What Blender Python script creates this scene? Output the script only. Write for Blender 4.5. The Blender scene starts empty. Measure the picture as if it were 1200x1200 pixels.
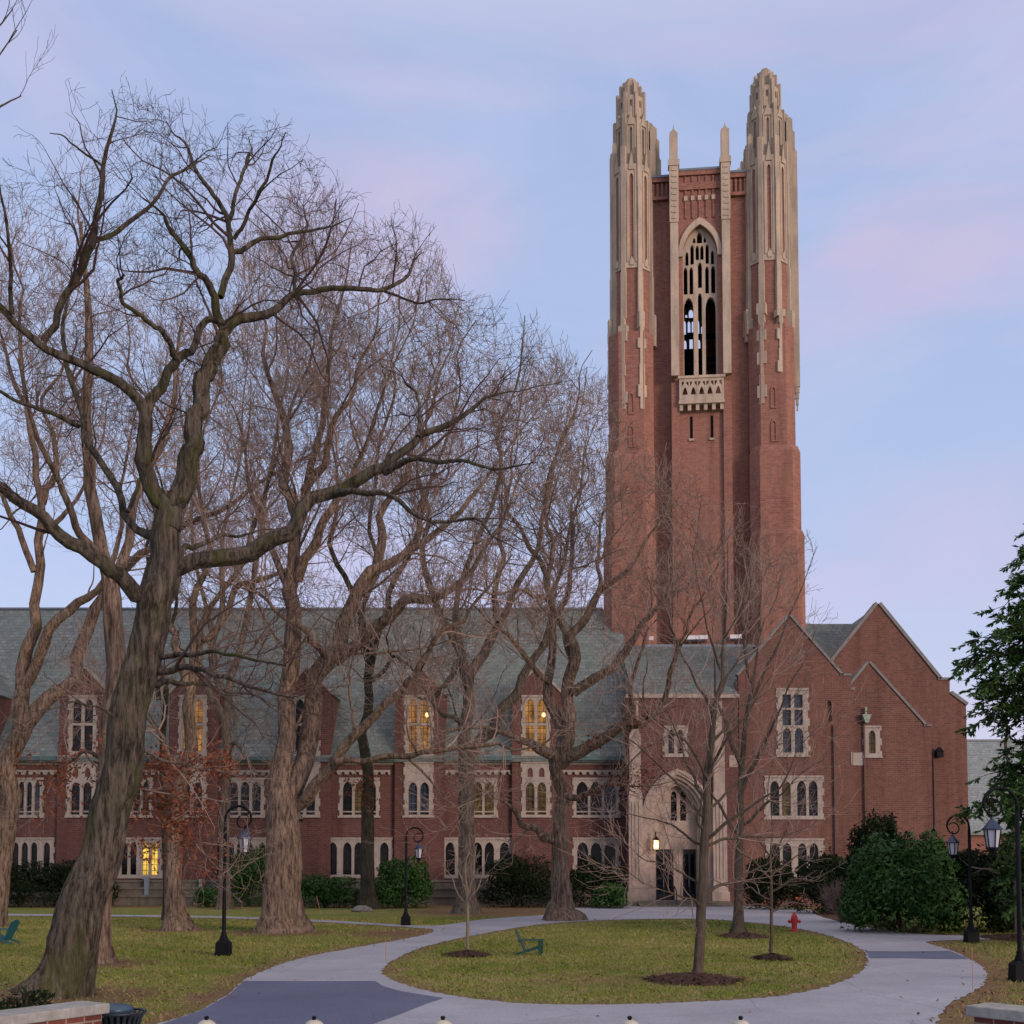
import bpy, math, random
import numpy as np
from mathutils import Vector
from mathutils.geometry import tessellate_polygon

random.seed(7)
RNG = np.random.default_rng(11)
R = math.radians
sc = bpy.context.scene

# ------------------------------------------------------------------ camera
F, CAMH, PITCH, HORIZ = 1300.0, 2.4, R(2.98), 1018.0
VC = HORIZ - F * math.tan(PITCH)              # row of the optical axis in the 1200 px photograph
cam_d = bpy.data.cameras.new('camera')
cam = bpy.data.objects.new('camera', cam_d)
sc.collection.objects.link(cam)
cam.location = (0, 0, CAMH)
cam.rotation_euler = (R(90) + PITCH, 0, 0)
cam_d.sensor_width = 36.0
cam_d.lens = 36.0 * F / 1200.0
cam_d.shift_y = (VC - 600.0) / 1200.0
cam_d.clip_start = 0.2
cam_d.clip_end = 6000
sc.camera = cam

# ------------------------------------------------------------------ sky, sun, exposure
SUN_EL, SUN_AZ = R(10.0), R(136.0)             # azimuth clockwise from +Y: behind the camera, to the right
W = bpy.data.worlds.new('World'); sc.world = W; W.use_nodes = True
wn, wl = W.node_tree.nodes, W.node_tree.links
wn.clear()
w_out = wn.new('ShaderNodeOutputWorld'); w_bg = wn.new('ShaderNodeBackground')
w_bg.inputs['Strength'].default_value = 0.12
sky = wn.new('ShaderNodeTexSky'); sky.sky_type = 'NISHITA'; sky.sun_disc = False
sky.sun_elevation = SUN_EL; sky.sun_rotation = SUN_AZ
sky.air_density = 1.0; sky.dust_density = 1.0; sky.ozone_density = 3.0
tc = wn.new('ShaderNodeTexCoord')
sep = wn.new('ShaderNodeSeparateXYZ'); wl.new(tc.outputs['Generated'], sep.inputs[0])
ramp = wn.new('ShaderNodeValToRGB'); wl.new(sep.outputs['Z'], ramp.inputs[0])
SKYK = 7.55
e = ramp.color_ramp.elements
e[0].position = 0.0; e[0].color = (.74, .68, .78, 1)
e[1].position = 1.0; e[1].color = (1.85, 1.66, 1.52, 1)  # zenith brightened and warmed above the view to add light on the ground
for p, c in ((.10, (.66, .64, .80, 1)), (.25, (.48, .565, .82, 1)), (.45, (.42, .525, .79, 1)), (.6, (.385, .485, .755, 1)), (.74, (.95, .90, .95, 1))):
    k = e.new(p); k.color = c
# pink, stretched high cloud
mp = wn.new('ShaderNodeMapping'); mp.inputs['Scale'].default_value = (1.3, 1.3, 4.2)
mp.inputs['Location'].default_value = (.9, 0.6, .15)
wl.new(tc.outputs['Generated'], mp.inputs[0])
nz = wn.new('ShaderNodeTexNoise'); nz.inputs['Scale'].default_value = 1.7; nz.inputs['Detail'].default_value = 5
nz.inputs['Roughness'].default_value = .52; nz.inputs['Distortion'].default_value = .5
wl.new(mp.outputs[0], nz.inputs['Vector'])
cr = wn.new('ShaderNodeValToRGB'); wl.new(nz.outputs['Fac'], cr.inputs[0])
cr.color_ramp.elements[0].position = .50; cr.color_ramp.elements[0].color = (0, 0, 0, 1)
cr.color_ramp.elements[1].position = .70; cr.color_ramp.elements[1].color = (.62, .62, .62, 1)
mixc = wn.new('ShaderNodeMixRGB'); wl.new(cr.outputs[0], mixc.inputs[0]); wl.new(ramp.outputs[0], mixc.inputs[1])
mixc.inputs[2].default_value = (.70, .56, .76, 1)
mp2 = wn.new('ShaderNodeMapping'); mp2.inputs['Scale'].default_value = (1.0, 1.0, 3.0); mp2.inputs['Location'].default_value = (3.1, 1.7, .3)
wl.new(tc.outputs['Generated'], mp2.inputs[0])
nz2 = wn.new('ShaderNodeTexNoise'); nz2.inputs['Scale'].default_value = 3.6; nz2.inputs['Detail'].default_value = 7
nz2.inputs['Roughness'].default_value = .58; nz2.inputs['Distortion'].default_value = .8
wl.new(mp2.outputs[0], nz2.inputs['Vector'])
cr2 = wn.new('ShaderNodeValToRGB'); wl.new(nz2.outputs['Fac'], cr2.inputs[0])
cr2.color_ramp.elements[0].position = .40; cr2.color_ramp.elements[0].color = (0, 0, 0, 1)
cr2.color_ramp.elements[1].position = .72; cr2.color_ramp.elements[1].color = (.5, .5, .5, 1)
mixd = wn.new('ShaderNodeMixRGB'); wl.new(cr2.outputs[0], mixd.inputs[0]); wl.new(mixc.outputs[0], mixd.inputs[1]); mixd.inputs[2].default_value = (.58, .62, .86, 1)
# two rosy banks of cloud, each round its own bearing in the sky
last = mixd.outputs[0]
for d_, wid, amt in (((-.118, .845, .50), .032, .58), ((.315, .82, .475), .012, .42), ((.40, .88, .27), .035, .32)):
    L_ = math.sqrt(sum(c * c for c in d_))
    dp = wn.new('ShaderNodeVectorMath'); dp.operation = 'SUBTRACT'; wl.new(tc.outputs['Generated'], dp.inputs[0]); dp.inputs[1].default_value = tuple(c / L_ for c in d_)
    sc_ = wn.new('ShaderNodeVectorMath'); sc_.operation = 'MULTIPLY'; wl.new(dp.outputs[0], sc_.inputs[0]); sc_.inputs[1].default_value = (.75, .75, 1.7)
    ln = wn.new('ShaderNodeVectorMath'); ln.operation = 'DOT_PRODUCT'; wl.new(sc_.outputs[0], ln.inputs[0]); wl.new(sc_.outputs[0], ln.inputs[1])
    mr = wn.new('ShaderNodeMapRange'); mr.inputs[1].default_value = wid * .45; mr.inputs[2].default_value = 0; mr.inputs[3].default_value = 0; mr.inputs[4].default_value = amt
    mr.interpolation_type = 'SMOOTHSTEP'; wl.new(ln.outputs['Value'], mr.inputs[0])
    mm_ = wn.new('ShaderNodeMath'); mm_.operation = 'MULTIPLY'; wl.new(mr.outputs[0], mm_.inputs[0]); wl.new(nz2.outputs['Fac'], mm_.inputs[1])
    m2_ = wn.new('ShaderNodeMath'); m2_.operation = 'MULTIPLY'; m2_.use_clamp = True; wl.new(mm_.outputs[0], m2_.inputs[0]); m2_.inputs[1].default_value = 1.7
    mx = wn.new('ShaderNodeMixRGB'); wl.new(m2_.outputs[0], mx.inputs[0]); wl.new(last, mx.inputs[1]); mx.inputs[2].default_value = (.74, .55, .70, 1); last = mx.outputs[0]
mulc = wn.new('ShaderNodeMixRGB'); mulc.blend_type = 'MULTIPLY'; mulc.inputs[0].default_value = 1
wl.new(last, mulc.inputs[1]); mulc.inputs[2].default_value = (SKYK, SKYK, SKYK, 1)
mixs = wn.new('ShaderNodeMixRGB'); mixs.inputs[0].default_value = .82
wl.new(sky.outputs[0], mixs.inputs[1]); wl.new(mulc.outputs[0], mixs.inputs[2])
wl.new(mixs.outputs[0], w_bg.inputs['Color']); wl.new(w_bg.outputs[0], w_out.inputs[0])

sun_d = bpy.data.lights.new('sun', 'SUN'); sun_d.energy = 1.9; sun_d.angle = R(20); sun_d.color = (1.0, .74, .57)
sun = bpy.data.objects.new('sun', sun_d); sc.collection.objects.link(sun)
_d = Vector((math.sin(SUN_AZ) * math.cos(SUN_EL), math.cos(SUN_AZ) * math.cos(SUN_EL), math.sin(SUN_EL)))
sun.rotation_euler = _d.to_track_quat('Z', 'Y').to_euler()
sc.view_settings.view_transform = 'Standard'; sc.view_settings.look = 'None'
sc.view_settings.exposure = 0.32; sc.view_settings.gamma = 1.0; sc.view_settings.use_curve_mapping = False

# ------------------------------------------------------------------ photo px -> world
CT, ST = math.cos(PITCH), math.sin(PITCH)
def ray(px, py):
    u, v = (px - 600.0) / F, (VC - py) / F
    return u, CT - v * ST, ST + v * CT
def P(px, py, Y):
    a, b, c = ray(px, py); s = Y / b
    return Vector((a * s, Y, CAMH + c * s))
def G(px, py, z=0.0):
    a, b, c = ray(px, py); s = (z - CAMH) / c
    return Vector((a * s, b * s, z))
def ppm(Y): return F / Y                        # photo pixels per metre at depth Y
def PX(px, Y, py=950): return P(px, py, Y).x
def PZ(py, Y): return P(600, py, Y).z

# ------------------------------------------------------------------ materials
def new_mat(name):
    m = bpy.data.materials.new(name); m.use_nodes = True
    n, l = m.node_tree.nodes, m.node_tree.links
    b = n['Principled BSDF']
    return m, n, l, b
def spec(b, v):
    if 'Specular IOR Level' in b.inputs: b.inputs['Specular IOR Level'].default_value = v
def mix(n, l, fac, a, b, typ='MIX'):
    x = n.new('ShaderNodeMixRGB'); x.blend_type = typ
    for i, s in ((0, fac), (1, a), (2, b)):
        if isinstance(s, (int, float)): x.inputs[i].default_value = s if i == 0 else (s, s, s, 1)
        elif isinstance(s, tuple): x.inputs[i].default_value = (*s[:3], 1)
        else: l.new(s, x.inputs[i])
    return x.outputs[0]
def noise(n, l, vec, scale, detail=4, rough=.55, sc3=None, dist=0.0):
    if sc3:
        m = n.new('ShaderNodeMapping'); m.inputs['Scale'].default_value = sc3
        l.new(vec, m.inputs[0]); vec = m.outputs[0]
    t = n.new('ShaderNodeTexNoise'); t.inputs['Scale'].default_value = scale
    t.inputs['Detail'].default_value = detail; t.inputs['Roughness'].default_value = rough
    t.inputs['Distortion'].default_value = dist
    l.new(vec, t.inputs['Vector']); return t.outputs['Fac']
def ramp2(n, l, fac, p0, p1, c0=(0, 0, 0), c1=(1, 1, 1)):
    r = n.new('ShaderNodeValToRGB'); l.new(fac, r.inputs[0])
    r.color_ramp.elements[0].position = p0; r.color_ramp.elements[0].color = (*c0, 1)
    r.color_ramp.elements[1].position = p1; r.color_ramp.elements[1].color = (*c1, 1)
    return r.outputs[0]
def bump(n, l, b, h, strength, dist=.02):
    k = n.new('ShaderNodeBump'); k.inputs['Strength'].default_value = strength; k.inputs['Distance'].default_value = dist
    l.new(h, k.inputs['Height']); l.new(k.outputs[0], b.inputs['Normal'])
def objco(n):
    return n.new('ShaderNodeTexCoord')
def wall_uv(n, l):
    """metres along the wall and up it, whichever way the wall faces (object space)"""
    t = objco(n)
    s = n.new('ShaderNodeSeparateXYZ'); l.new(t.outputs['Object'], s.inputs[0])
    q = n.new('ShaderNodeSeparateXYZ'); l.new(t.outputs['Normal'], q.inputs[0])
    ax = n.new('ShaderNodeMath'); ax.operation = 'ABSOLUTE'; l.new(q.outputs[0], ax.inputs[0])
    ay = n.new('ShaderNodeMath'); ay.operation = 'ABSOLUTE'; l.new(q.outputs[1], ay.inputs[0])
    g = n.new('ShaderNodeMath'); g.operation = 'GREATER_THAN'; l.new(ax.outputs[0], g.inputs[0]); l.new(ay.outputs[0], g.inputs[1])
    d = n.new('ShaderNodeMix'); d.data_type = 'FLOAT'
    l.new(g.outputs[0], d.inputs[0]); l.new(s.outputs[0], d.inputs[2]); l.new(s.outputs[1], d.inputs[3])
    c = n.new('ShaderNodeCombineXYZ'); l.new(d.outputs[0], c.inputs[0]); l.new(s.outputs[2], c.inputs[1])
    return c.outputs[0], t.outputs['Object']

def brick_mat(name, c1, c2, c3, mortar, bw=.40, bh=.135, ms=.014, blot=.5):
    m, n, l, b = new_mat(name)
    uv, ob = wall_uv(n, l)
    t = n.new('ShaderNodeTexBrick'); l.new(uv, t.inputs['Vector'])
    t.inputs['Scale'].default_value = 1; t.inputs['Brick Width'].default_value = bw; t.inputs['Row Height'].default_value = bh
    t.inputs['Mortar Size'].default_value = ms; t.inputs['Mortar Smooth'].default_value = .3; t.inputs['Bias'].default_value = -.1
    t.inputs['Color1'].default_value = (*c1, 1); t.inputs['Color2'].default_value = (*c2, 1); t.inputs['Mortar'].default_value = (*mortar, 1)
    big = ramp2(n, l, noise(n, l, ob, .35, 5, .6), .35, .7)
    c = mix(n, l, big, t.outputs['Color'], mix(n, l, .65, t.outputs['Color'], c3))
    fine = ramp2(n, l, noise(n, l, ob, 3.2, 3, .7), .3, .75, (.66, .66, .66), (1.3, 1.28, 1.26))
    c = mix(n, l, blot, c, mix(n, l, 1.0, c, fine, 'MULTIPLY'))
    st = ramp2(n, l, noise(n, l, ob, 1.0, 4, .6, (1.2, 1.2, .12)), .45, .75, (1, 1, 1), (.62, .60, .60))
    c = mix(n, l, .8, c, mix(n, l, 1.0, c, st, 'MULTIPLY'))
    l.new(c, b.inputs['Base Color']); b.inputs['Roughness'].default_value = .9; spec(b, .15)
    bump(n, l, b, t.outputs['Fac'], -.35, .015)
    return m
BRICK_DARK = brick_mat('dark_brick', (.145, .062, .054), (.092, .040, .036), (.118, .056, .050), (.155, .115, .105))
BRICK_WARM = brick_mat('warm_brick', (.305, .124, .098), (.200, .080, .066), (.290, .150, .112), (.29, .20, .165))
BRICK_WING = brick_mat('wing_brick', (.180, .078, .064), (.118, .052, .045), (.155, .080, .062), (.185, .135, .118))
BRICK_RED = brick_mat('red_wall_brick', (.17, .055, .04), (.11, .038, .032), (.13, .05, .04), (.30, .24, .20), .215, .075, .010)

def stone_mat(name, c1, c2, stain, amt=.6, sc=.8):
    m, n, l, b = new_mat(name); t = objco(n); v = t.outputs['Object']
    c = mix(n, l, ramp2(n, l, noise(n, l, v, 1.2 * sc, 5, .6), .3, .7), c1, c2)
    s = ramp2(n, l, noise(n, l, v, 1.5 * sc, 6, .65, (1.6, 1.6, .25)), .46, .72)
    k = n.new('ShaderNodeMath'); k.operation = 'MULTIPLY'; k.inputs[1].default_value = amt; l.new(s, k.inputs[0])
    c = mix(n, l, k.outputs[0], c, stain)
    g = ramp2(n, l, noise(n, l, v, 14, 3, .7), .3, .7, (.85, .85, .85), (1.1, 1.1, 1.1))
    c = mix(n, l, 1.0, c, g, 'MULTIPLY')
    l.new(c, b.inputs['Base Color']); b.inputs['Roughness'].default_value = .88; spec(b, .2)
    bump(n, l, b, noise(n, l, v, 9, 5, .7), .3, .02)
    return m
STONE = stone_mat('limestone', (.50, .39, .305), (.40, .325, .265), (.22, .19, .165), .85)
STONE_ENT = stone_mat('entrance_stone', (.42, .33, .285), (.32, .26, .225), (.18, .155, .14), .8, 1.6)
STONE_TRIM = stone_mat('window_stone', (.40, .34, .30), (.31, .27, .245), (.20, .18, .165), .5, 2)
STONE_GREY = stone_mat('weathered_stone', (.44, .35, .275), (.35, .29, .235), (.17, .155, .12), .7)
STONE_BASE = stone_mat('plinth_stone', (.20, .17, .14), (.14, .125, .105), (.08, .085, .06), .7, 1.5)
CAPSTONE = stone_mat('cap_stone', (.33, .32, .30), (.24, .235, .22), (.16, .155, .14), .6, 4)
GABLE_CAP = stone_mat('gable_cap_stone', (.23, .225, .225), (.17, .168, .17), (.11, .11, .105), .6, 3)
CONCRETE = stone_mat('pale_concrete', (.46, .43, .36), (.38, .36, .31), (.26, .25, .2), .5, 6)

def slate_mat(name, c1, c2, c3, rh=.27, bw=.42, axis='wall'):
    m, n, l, b = new_mat(name)
    uv, ob = wall_uv(n, l)
    t = n.new('ShaderNodeTexBrick'); l.new(uv, t.inputs['Vector'])
    t.inputs['Scale'].default_value = 1; t.inputs['Brick Width'].default_value = bw; t.inputs['Row Height'].default_value = rh
    t.inputs['Mortar Size'].default_value = .022; t.inputs['Mortar Smooth'].default_value = .6
    t.inputs['Color1'].default_value = (*c1, 1); t.inputs['Color2'].default_value = (*c2, 1)
    t.inputs['Mortar'].default_value = (c1[0] * .45, c1[1] * .45, c1[2] * .47, 1)
    big = ramp2(n, l, noise(n, l, ob, .25, 5, .6), .35, .68)
    c = mix(n, l, big, t.outputs['Color'], mix(n, l, .7, t.outputs['Color'], c3))
    fine = ramp2(n, l, noise(n, l, ob, 2.6, 4, .75), .3, .72, (.68, .68, .70), (1.3, 1.3, 1.26))
    c = mix(n, l, 1.0, c, fine, 'MULTIPLY')
    l.new(c, b.inputs['Base Color']); b.inputs['Roughness'].default_value = .55; spec(b, .35)
    bump(n, l, b, t.outputs['Fac'], -.4, .02)
    return m
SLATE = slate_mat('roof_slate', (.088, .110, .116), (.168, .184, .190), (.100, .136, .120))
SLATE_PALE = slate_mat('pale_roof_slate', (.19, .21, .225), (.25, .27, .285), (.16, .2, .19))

def plain(name, c, rough=.6, metal=0.0, var=.25, scale=4, bmp=0.0, sp=.4):
    m, n, l, b = new_mat(name); t = objco(n); v = t.outputs['Object']
    f = ramp2(n, l, noise(n, l, v, scale, 5, .65), .25, .75)
    c0 = tuple(x * (1 - var) for x in c); c1 = tuple(min(1, x * (1 + var)) for x in c)
    l.new(mix(n, l, f, c0, c1), b.inputs['Base Color'])
    b.inputs['Roughness'].default_value = rough; b.inputs['Metallic'].default_value = metal; spec(b, sp)
    if bmp: bump(n, l, b, noise(n, l, v, scale * 4, 4), bmp, .02)
    return m
BLACK = plain('black_iron', (.005, .0055, .008), .6, 0, .3, 8, 0, .12)
LEAD = plain('lead_flashing', (.16, .18, .22), .5, .3, .2, 2)
COPPER = plain('copper_gutter', (.07, .13, .13), .6, .2, .35, 1.5)
WHITE = plain('white_flashing', (.62, .62, .66), .5, 0, .1, 3)
GREEN_PAINT = plain('green_chair_paint', (.013, .055, .047), .5, 0, .25, 8)
TEAL_PAINT = plain('teal_chair_paint', (.012, .10, .12), .5, 0, .25, 8)
HYD_RED = plain('hydrant_red', (.42, .02, .025), .4, 0, .2, 10)
ORANGE = plain('orange_fibreglass', (.42, .16, .08), .5, 0, .2, 20)
ORANGE_DISC = plain('orange_reflector', (.55, .12, .03), .4, 0, .15, 20)
BIN_GREEN = plain('bin_metal', (.014, .022, .028), .4, .2, .3, 8)
LID_BLUE = plain('bin_lid', (.03, .06, .10), .4, .1, .25, 6)
DOOR = plain('dark_door', (.012, .014, .016), .3, 0, .4, 3)
PIPE_BLUE = plain('grey_downspout', (.20, .25, .29), .5, .1, .15, 3)
PIPE_DARK = plain('dark_downspout', (.085, .048, .042), .6, .1, .2, 3)
VERDIGRIS = plain('verdigris', (.22, .27, .24), .6, .1, .3, 8)
MULCH = plain('mulch', (.068, .040, .032), .95, 0, .55, 22, 1.0, .1)
ROCK = stone_mat('boulder_stone', (.24, .22, .2), (.16, .15, .14), (.1, .1, .08), .6, 6)
LAMP_CAP = plain('lamp_cap_paint', (.02, .035, .075), .35, .1, .25, 10)
m, n, l, b = new_mat('frosted_lamp_glass'); LAMP_GLASS = m
b.inputs['Base Color'].default_value = (.40, .41, .50, 1); b.inputs['Roughness'].default_value = .35
def glass_mat(name, c, c2, lit=None, strength=0.0):
    m, n, l, b = new_mat(name)
    uv, ob = wall_uv(n, l)
    t = n.new('ShaderNodeTexBrick'); l.new(uv, t.inputs['Vector']); t.offset = 0
    t.inputs['Scale'].default_value = 1; t.inputs['Brick Width'].default_value = .26; t.inputs['Row Height'].default_value = .38
    t.inputs['Mortar Size'].default_value = .018; t.inputs['Color1'].default_value = (1, 1, 1, 1); t.inputs['Color2'].default_value = (.8, .8, .8, 1)
    t.inputs['Mortar'].default_value = (.12, .12, .12, 1)
    c_ = mix(n, l, ramp2(n, l, noise(n, l, ob, 1.1, 3), .35, .7), c, c2)
    c_ = mix(n, l, 1.0, c_, t.outputs['Color'], 'MULTIPLY')
    l.new(c_, b.inputs['Base Color']); b.inputs['Roughness'].default_value = .12; spec(b, .25)
    bump(n, l, b, noise(n, l, ob, 2.4, 2), .12, .05)
    if lit:
        e1 = mix(n, l, ramp2(n, l, noise(n, l, ob, 1.9, 4, .6, (1, 1, .6)), .36, .64), lit, tuple(x * .22 for x in lit))
        e1 = mix(n, l, 1.0, e1, t.outputs['Color'], 'MULTIPLY')
        l.new(e1, b.inputs['Emission Color']); b.inputs['Emission Strength'].default_value = strength
    return m
GLASS = glass_mat('dark_glass', (.003, .003, .004), (.018, .018, .022))
GLASS_DIM = glass_mat('dim_lit_glass', (.03, .022, .012), (.05, .04, .02), (.22, .13, .035), .3)
GLASS_AMBER = glass_mat('amber_lit_glass', (.05, .03, .01), (.06, .04, .02), (.90, .40, .10), .46)
GLASS_YELLOW = glass_mat('yellow_lit_glass', (.1, .08, .02), (.1, .08, .02), (1.0, .62, .10), 1.1)
GLASS_BLUE = glass_mat('bluish_glass', (.03, .04, .07), (.06, .075, .11))
m, n, l, b = new_mat('lit_lamp'); LIT = m
b.inputs['Emission Color'].default_value = (1, .52, .13, 1); b.inputs['Emission Strength'].default_value = 1.7
DARK_VOID = plain('dark_interior', (.006, .006, .008), .9, 0, .2, 2, 0, .05)

def bark_mat(name, c1, c2, moss=None, mamt=.5, vs=1.0):
    m, n, l, b = new_mat(name); t = objco(n); v = t.outputs['Object']
    f = noise(n, l, v, 11 * vs, 7, .75, (1, 1, .15), .15)
    c = mix(n, l, ramp2(n, l, f, .40, .60), c1, c2)
    g = ramp2(n, l, noise(n, l, v, .9, 4, .6), .35, .7, (.72, .72, .74), (1.25, 1.2, 1.15))
    c = mix(n, l, 1.0, c, g, 'MULTIPLY')
    if moss:
        k = ramp2(n, l, noise(n, l, v, 1.4, 6, .7, (1, 1, .5)), .5, .66, (0, 0, 0), (mamt,) * 3)
        c = mix(n, l, k, c, moss)
    l.new(c, b.inputs['Base Color']); b.inputs['Roughness'].default_value = .95; spec(b, .1)
    bump(n, l, b, f, 1.0, .09)
    return m
BARK_OAK = bark_mat('mossy_oak_bark', (.028, .023, .019), (.150, .128, .106), (.062, .070, .022), .9)
BARK_BROWN = bark_mat('brown_bark', (.062, .043, .034), (.270, .200, .160), (.09, .09, .05), .35)
BARK_GREY = bark_mat('grey_bark', (.075, .058, .048), (.21, .172, .145), (.07, .075, .04), .5)
BARK_DARK = bark_mat('dark_bark', (.035, .030, .024), (.085, .074, .056), (.05, .06, .025), .5)
BARK_YOUNG = bark_mat('young_bark', (.085, .068, .055), (.150, .122, .098), (.09, .09, .06), .3, 2)
BARK_PALE = bark_mat('pale_bark', (.26, .21, .16), (.36, .30, .24), None, 0, 3)
def twig_mat(name, c1, c2):
    m, n, l, b = new_mat(name)
    g = n.new('ShaderNodeNewGeometry')
    l.new(mix(n, l, g.outputs['Random Per Island'], c1, c2), b.inputs['Base Color'])
    b.inputs['Roughness'].default_value = .9; spec(b, .1)
    return m
TWIG_OAK = twig_mat('oak_twigs', (.040, .028, .027), (.110, .070, .064))
TWIG_BROWN = twig_mat('brown_twigs', (.145, .100, .090), (.33, .24, .205))
TWIG_GREY = twig_mat('grey_twigs', (.14, .105, .09), (.31, .24, .20))
TWIG_PALE = twig_mat('pale_twigs', (.20, .16, .12), (.32, .26, .2))
def leaf_mat(name, c1, c2, c3, rough=.5, sp=.4):
    m, n, l, b = new_mat(name)
    g = n.new('ShaderNodeNewGeometry'); t = objco(n)
    c = mix(n, l, g.outputs['Random Per Island'], c1, c2)
    c = mix(n, l, ramp2(n, l, noise(n, l, t.outputs['Object'], .9, 3), .4, .7), c, c3)
    l.new(c, b.inputs['Base Color']); b.inputs['Roughness'].default_value = rough; spec(b, sp)
    return m
LEAF_YEW = leaf_mat('yew_leaves', (.007, .014, .006), (.016, .028, .011), (.009, .018, .007), .85, .08)
LEAF_RHODO = leaf_mat('rhododendron_leaves', (.015, .046, .008), (.040, .108, .022), (.026, .070, .014), .55, .2)
LEAF_HEMLOCK = leaf_mat('hemlock_leaves', (.036, .082, .022), (.080, .155, .042), (.052, .105, .032), .6, .15)
LEAF_RUST = leaf_mat('rust_leaves', (.125, .038, .020), (.215, .068, .034), (.16, .055, .03), .7, .2)
LEAF_FALLEN = leaf_mat('fallen_leaf_brown', (.14, .075, .04), (.26, .17, .10), (.2, .10, .06), .8, .1)

def ground_mix(n, l, pos):
    a = noise(n, l, pos, .16, 5, .62); c_ = noise(n, l, pos, 1.3, 5, .7); d = noise(n, l, pos, 9.0, 4, .7)
    c = mix(n, l, ramp2(n, l, a, .38, .66), (.122, .160, .030), (.232, .224, .076))
    c = mix(n, l, ramp2(n, l, c_, .46, .68, (0, 0, 0), (.8, .8, .8)), c, (.265, .205, .115))
    c = mix(n, l, 1.0, c, ramp2(n, l, d, .25, .75, (.62, .62, .6), (1.35, 1.35, 1.3)), 'MULTIPLY')
    return c
def lawn_mat(name, dirt_attr=True):
    m, n, l, b = new_mat(name)
    g = n.new('ShaderNodeNewGeometry'); pos = g.outputs['Position']
    c = ground_mix(n, l, pos)
    at = n.new('ShaderNodeAttribute'); at.attribute_name = 'dirt'
    k = n.new('ShaderNodeMath'); k.operation = 'MULTIPLY_ADD'; l.new(noise(n, l, pos, 1.6, 6, .7), k.inputs[0]); k.inputs[1].default_value = 1.3
    k.inputs[2].default_value = -.65
    s = n.new('ShaderNodeMath'); s.operation = 'ADD'; l.new(at.outputs['Fac'], s.inputs[0]); l.new(k.outputs[0], s.inputs[1])
    f = ramp2(n, l, s.outputs[0], .35, .75)
    dc = mix(n, l, ramp2(n, l, noise(n, l, pos, 5, 5, .7), .3, .7), (.135, .078, .045), (.215, .145, .085))
    c = mix(n, l, f, c, dc)
    l.new(c, b.inputs['Base Color']); b.inputs['Roughness'].default_value = 1; spec(b, .05)
    bump(n, l, b, noise(n, l, pos, 14, 4, .7), .8, .05)
    return m
LAWN = lawn_mat('lawn_turf')
m, n, l, b = new_mat('grass_blade'); BLADE = m
g = n.new('ShaderNodeNewGeometry'); c = ground_mix(n, l, g.outputs['Position'])
c = mix(n, l, 1.0, c, ramp2(n, l, g.outputs['Random Per Island'], 0, 1, (.75, .8, .7), (1.4, 1.3, 1.2)), 'MULTIPLY')
l.new(c, b.inputs['Base Color']); b.inputs['Roughness'].default_value = .8; spec(b, .1)

def paving_mat(name, c1, c2, tint, crack=False):
    m, n, l, b = new_mat(name)
    g = n.new('ShaderNodeNewGeometry'); pos = g.outputs['Position']
    c = mix(n, l, ramp2(n, l, noise(n, l, pos, .35, 6, .65), .33, .68), c1, c2)
    c = mix(n, l, ramp2(n, l, noise(n, l, pos, .8, 5, .7), .52, .75, (0, 0, 0), (.55, .55, .55)), c, tint)
    c = mix(n, l, 1.0, c, ramp2(n, l, noise(n, l, pos, 26, 3, .8), .25, .75, (.74, .74, .74), (1.22, 1.22, 1.22)), 'MULTIPLY')
    if crack:
        v = n.new('ShaderNodeTexVoronoi'); v.feature = 'DISTANCE_TO_EDGE'; v.inputs['Scale'].default_value = .32
        mm = n.new('ShaderNodeMixRGB'); mm.inputs[0].default_value = .12
        nn = n.new('ShaderNodeTexNoise'); nn.inputs['Scale'].default_value = 1.2; l.new(pos, nn.inputs['Vector'])
        l.new(pos, mm.inputs[1]); l.new(nn.outputs['Color'], mm.inputs[2]); l.new(mm.outputs[0], v.inputs['Vector'])
        f = ramp2(n, l, v.outputs['Distance'], .0, .008, (.80, .80, .80), (1, 1, 1))
        c = mix(n, l, 1.0, c, f, 'MULTIPLY')
    l.new(c, b.inputs['Base Color']); b.inputs['Roughness'].default_value = .85; spec(b, .2)
    bump(n, l, b, noise(n, l, pos, 30, 3, .8), .4, .01)
    return m
PAVE = paving_mat('old_paving', (.262, .262, .300), (.345, .345, .385), (.265, .245, .245), True)
ASPHALT = paving_mat('new_asphalt', (.092, .103, .165), (.120, .132, .198), (.12, .122, .155))
FOOTPATH = paving_mat('earth_path', (.25, .21, .16), (.30, .26, .2), (.2, .15, .1))

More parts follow.
